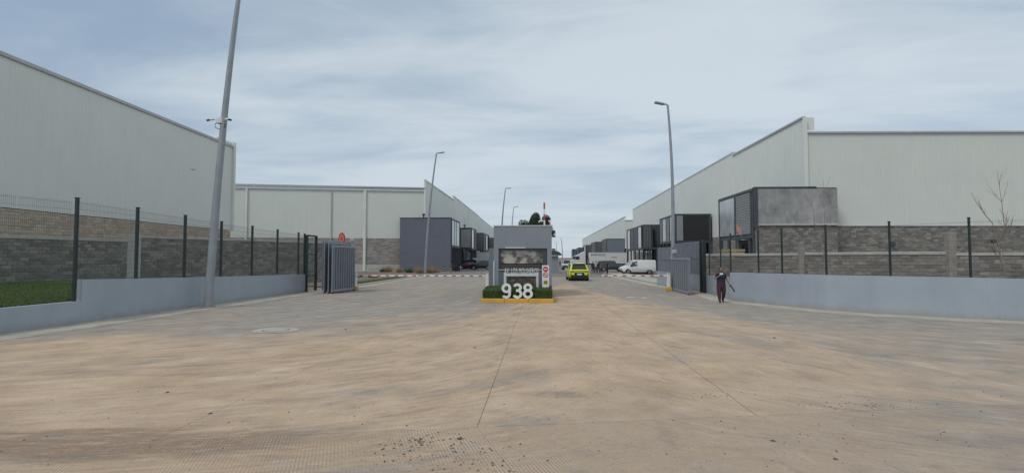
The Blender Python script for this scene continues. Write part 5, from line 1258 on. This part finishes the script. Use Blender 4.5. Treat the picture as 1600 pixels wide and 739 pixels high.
# ================================================================== people
def person(loc, rz, label, H=1.62, pose='stand', top='navy_cloth', legs='maroon_cloth', shoes='boot', plump=1.0, group=None, fine=False, seed=0, arms=None, skinm='skin'):
    rr = random.Random(seed); root = empty('person', loc, rz, label, 'person', group); k = H / 1.62
    # local frame: +Y is where the person faces, +X is the person's right-hand side seen from behind
    J = {'pelvis': (0, 0, .86), 'waist': (0, .01, 1.0), 'chest': (0, .01, 1.20), 'upper': (0, 0, 1.31), 'neck': (0, .01, 1.385), 'throat': (0, .02, 1.43),
         'shR': (.165, 0, 1.32), 'shL': (-.165, 0, 1.32), 'hipR': (.095, 0, .80), 'hipL': (-.095, 0, .80)}
    if pose == 'walk': J.update(kneeR=(.125, .10, .46), ankR=(.12, .16, .09), toeR=(.14, .30, .05), kneeL=(-.125, .02, .45), ankL=(-.115, -.16, .10), toeL=(-.13, -.05, .04))
    else:
        s = rr.uniform(-.04, .06); J.update(kneeR=(.11, .02 + s, .46), ankR=(.12, s, .08), toeR=(.14, s + .13, .04), kneeL=(-.11, .02 - s, .46), ankL=(-.12, -s, .08), toeL=(-.14, .13 - s, .04))
    A = {'elR': (.25, -.02, 1.06), 'wrR': (.27, .06, .83), 'elL': (-.25, -.02, 1.06), 'wrL': (-.27, .06, .83)}
    if arms: A.update(arms)
    J.update(A)
    hR = (Vector(J['wrR']) - Vector(J['elR'])).normalized(); hL = (Vector(J['wrL']) - Vector(J['elL'])).normalized()
    J['hdR'] = tuple(Vector(J['wrR']) + hR * .085); J['hdL'] = tuple(Vector(J['wrL']) + hL * .085)
    rad = {'pelvis': (.155 * plump, .12 * plump), 'waist': (.135 * plump, .105 * plump), 'chest': (.145 * plump, .11 * plump), 'upper': (.12, .085), 'neck': (.062, .06), 'throat': (.052, .052),
           'shR': (.062, .062), 'shL': (.062, .062), 'hipR': (.105 * plump, .10 * plump), 'hipL': (.105 * plump, .10 * plump), 'kneeR': (.070 * plump, .068 * plump), 'kneeL': (.070 * plump, .068 * plump), 'ankR': (.050 * plump, .050), 'ankL': (.050 * plump, .050), 'toeR': (.042, .036), 'toeL': (.042, .036),
           'elR': (.045, .045), 'elL': (.045, .045), 'wrR': (.03, .026), 'wrL': (.03, .026), 'hdR': (.036, .018), 'hdL': (.036, .018)}
    E = [('pelvis', 'waist'), ('waist', 'chest'), ('chest', 'upper'), ('upper', 'neck'), ('neck', 'throat'), ('upper', 'shR'), ('upper', 'shL'), ('shR', 'elR'), ('elR', 'wrR'), ('wrR', 'hdR'), ('shL', 'elL'), ('elL', 'wrL'), ('wrL', 'hdL'),
         ('pelvis', 'hipR'), ('pelvis', 'hipL'), ('hipR', 'kneeR'), ('kneeR', 'ankR'), ('ankR', 'toeR'), ('hipL', 'kneeL'), ('kneeL', 'ankL'), ('ankL', 'toeL')]
    names = list(J); me = bpy.data.meshes.new('tmp'); me.from_pydata([J[n] for n in names], [(names.index(a), names.index(b)) for a, b in E], []); me.update()
    ob = bpy.data.objects.new('tmp', me); C.objects.link(ob); sk = ob.modifiers.new('s', 'SKIN'); sk.use_smooth_shade = True
    ly_ = me.skin_vertices[0].data if len(me.skin_vertices) else None
    if ly_ is None:
        bpy.context.view_layer.objects.active = ob; bpy.context.view_layer.update(); ly_ = me.skin_vertices[0].data
    for i, n in enumerate(names): ly_[i].radius = rad[n]; ly_[i].use_root = (n == 'pelvis')
    ob.modifiers.new('u', 'SUBSURF').levels = 1; dg = bpy.context.evaluated_depsgraph_get(); body = bpy.data.meshes.new_from_object(ob.evaluated_get(dg)); bpy.data.objects.remove(ob)
    body.materials.clear()
    for m_ in (top, legs, shoes, skinm): body.materials.append(M[m_])
    zone = {}
    for a, b in E:
        z = 0
        if 'knee' in a or 'knee' in b or 'hip' in a or 'hip' in b: z = 1
        if 'toe' in b: z = 2
        if b in ('wrR', 'wrL', 'hdR', 'hdL', 'throat'): z = 3
        zone[(a, b)] = z
    segs = [(Vector(J[a]), Vector(J[b]), z, a, b) for (a, b), z in zone.items()]
    for f in body.polygons:
        c = f.center; best = (9, 0)
        for a, b, z, an, bn in segs:
            pt, t = intersect_point_line(c, a, b); t = max(0, min(1, t)); ra, rb_ = sum(rad[an]) / 2, sum(rad[bn]) / 2; d = (a.lerp(b, t) - c).length / (ra + (rb_ - ra) * t)
            if d < best[0]:
                zz = z
                if bn in ('elR', 'elL') and t > .62: zz = 3
                if an.startswith('knee') and t > .78: zz = 2
                if an == 'pelvis' and bn == 'waist' and t < .35: zz = 1
                best = (d, zz)
        f.material_index = best[1]; f.use_smooth = True
    # head with face and hands appended to the same mesh
    mb = MB(); hz_ = 1.515
    mb.ellipsoid((0, .03, hz_), (.076, .094, .115), 14, 10, 3); mb.ellipsoid((0, .055, hz_ - .06), (.052, .06, .055), 10, 6, 3)
    mb.ellipsoid((0, .127, hz_ - .01), (.014, .020, .024), 8, 6, 3)
    for s in (-1, 1): mb.ellipsoid((s * .078, .02, hz_ - .005), (.012, .02, .03), 8, 6, 3)
    mb.ellipsoid((0, .118, hz_ - .055), (.024, .01, .008), 8, 4, 1)
    for s in (-1, 1): mb.ellipsoid((s * .03, .113, hz_ + .015), (.012, .008, .008), 8, 4, 2)
    if fine:
        for hd, hv, sd in (('hdR', hR, 1), ('hdL', hL, -1)):
            o_ = Vector(J[hd]); side = hv.cross(Vector((0, 1, 0))); side = side.normalized() if side.length > .1 else Vector((1, 0, 0)); up = hv.cross(side).normalized()
            for q, ln in ((-1.5, .060), (-.5, .072), (.5, .068), (1.5, .052)):
                b0_ = o_ + side * q * .018; mb.tube([b0_, b0_ + hv * ln * .5 + up * .006, b0_ + hv * ln * .8 + up * .03, b0_ + hv * ln * .75 + up * .05], [.0095, .009, .008, .006], 6, 3)
            b0_ = Vector(J[hd]) - hv * .04 + side * .03 * sd; mb.tube([b0_, b0_ + side * .025 * sd + hv * .02 + up * .01, b0_ + side * .03 * sd + hv * .045 + up * .03], [.011, .010, .007], 6, 3)
    hm = mb.mesh('tmp2', [M[top], M[legs], M[shoes], M[skinm]])
    import bmesh
    bm = bmesh.new(); bm.from_mesh(body); bm.from_mesh(hm); bm.to_mesh(body); bm.free(); body.name = 'body'
    bo_ = link('body', body, root); bo_.scale = (k, k, k)
    hr = MB(); hr.ellipsoid((0, .012, hz_ + .022), (.084, .092, .108), 14, 10); hr.ellipsoid((0, -.05, hz_ - .02), (.066, .05, .09), 10, 8); hr.ellipsoid((0, -.085, hz_ + .04), (.04, .04, .04), 8, 6)
    hm = hr.mesh('hair', M['hair'])
    h_ = link('hair', hm, root); h_.scale = (k, k, k)
    return root, {n: Vector(J[n]) * k for n in J}
p = G(1127, 472.8)
arms = {'elL': (-.27, -.04, 1.07), 'wrL': (-.36, .05, .86), 'elR': (.27, .04, 1.10), 'wrR': (.12, .20, 1.25)}
ps, J = person((p.x, p.y, 0), R(180), 'person in navy shirt and maroon trousers walking beside the right wall holding a phone', 1.62, 'walk', plump=1.5, fine=True, arms=arms)
def world(root, v_): return Matrix.Translation(root.location) @ Matrix.Rotation(root.rotation_euler.z, 4, 'Z') @ v_
h1 = world(ps, J['hdL']); t = tag(MB().tube([h1 + Vector((-.01, -.03, .06)), h1 + Vector((.06, -.05, -.08)), h1 + Vector((.17, -.06, -.27))], [.018, .028, .03], 10).build('baton', M['black_paint']), 'black baton held low in the walking person\'s hand', 'baton')
h2 = world(ps, J['hdR']); t = tag(MB().box(tuple(h2 + Vector((.0, -.05, .035))), (.15, .014, .075), 0, None, .004).build('phone', M['white_paint']), 'pale phone held up to the walking person\'s chest', 'phone')
box = MB().box((.09, .125 * 1.0, 1.24), (.07, .012, .025), 0, None, .003)
specs = [(926.5, 427.8, 1.70, 'navy_cloth', 'navy_cloth', 'first person from the left of the group, all in dark blue', 160), (931.0, 427.3, 1.72, 'white_cloth', 'black_cloth', 'second person from the left of the group, pale top and black trousers', 200), (935.2, 428.0, 1.62, 'black_cloth', 'denim', 'third person from the left of the group, black top and blue jeans', 150),
         (939.8, 427.5, 1.58, 'grey_cloth', 'denim', 'fourth person from the left of the group, grey top and jeans', 210), (949.2, 428.0, 1.70, 'black_cloth', 'black_cloth', 'person all in black standing apart at the right of the group', 120)]
for i, (px, py, H, tp, lg, lab, rz) in enumerate(specs):
    v = G(px, py); person((v.x, v.y, 0), R(rz), lab, H, 'stand', tp, lg, group='group of people standing by the lorry', seed=i, plump=1.1, arms={'wrR': (.2, .14, .95), 'wrL': (-.2, .12, .93)} if i % 2 else None)
for i, (px, lab, tp) in enumerate(((871.5, 'far person in black left of the trio near the end wall', 'black_cloth'), (875, 'far person in grey in the middle of the trio near the end wall', 'grey_cloth'), (879.5, 'far person in dark blue right of the trio near the end wall', 'navy_cloth'))):
    v = G(px, 416.8); person((v.x, v.y, 0), R(170 + 20 * i), lab, 1.68, 'stand', tp, 'black_cloth', group='three far people by the end wall', seed=20 + i)

# ================================================================== small things
# pink cloth hanging from the corner of the nearest office
v = AY(1153, 353, 46.2); cl = MB(); a = AY(1149, 352, 46.2); b_ = AY(1156.5, 354, 46.2); c = AY(1157, 370, 46.2)
cl.add([(a.x, 46.1, a.z), ((a.x + b_.x) / 2, 46.02, a.z - .1), (b_.x, 46.1, b_.z), (c.x + .02, 46.12, c.z), (c.x - .1, 46.08, c.z + .25), (a.x + .12, 46.14, a.z - .5), (a.x, 46.14, a.z), (b_.x, 46.14, b_.z)], [(0, 1, 4, 5), (1, 2, 3, 4), (6, 7, 2, 0)])
o = cl.build('hanging_cloth', M['pink_cloth']); sm = o.modifiers.new('t', 'SOLIDIFY'); sm.thickness = .02; tag(o, 'faded pink cloth hanging at the corner of the cement flanked office', 'cloth')
# stacked timber seen through the fence
x_ = AY(1126, 390, 44).x; x2_ = AY(1160, 390, 44).x
tb = empty('timber_stack', ((x_ + x2_) / 2, 44, 0), 0, 'stack of pale timber boards under the nearest right office', 'timber')
for k in range(11): MB().box((rnd.uniform(-.05, .05), 0, .30 + .24 * k), (x2_ - x_, .9, .2), 0, None, .01).build('board', M['wood'], tb)
for s in (-1, 1): MB().box((s * .6, 0, .1), (.15, .9, .2)).build('bearer', M['wood'], tb)
# dark bird in front of the left warehouse
v = AY(301, 265.5, 27); bd = empty('bird', (v.x, 27, v.z), R(30), 'small dark bird flying before the left warehouse', 'bird'); bd.scale = (.6, .6, .6)
MB().ellipsoid((0, 0, 0), (.05, .12, .045), 10, 8).ellipsoid((0, .13, .02), (.03, .04, .03), 8, 6).tube([(0, .16, .02), (0, .20, .015)], [.01, .002], 6).add([(-.02, -.1, 0), (.02, -.1, 0), (.035, -.2, 0), (-.035, -.2, 0)], [(0, 1, 2, 3)]).build('body', M['black_paint'], bd)
for s in (-1, 1): MB().add([(s * .03, .06, .02), (s * .03, -.05, .02), (s * .16, -.08, .07), (s * .24, .0, .05), (s * .14, .07, .06)], [(0, 1, 2, 3, 4)]).build('wing', M['black_paint'], bd)
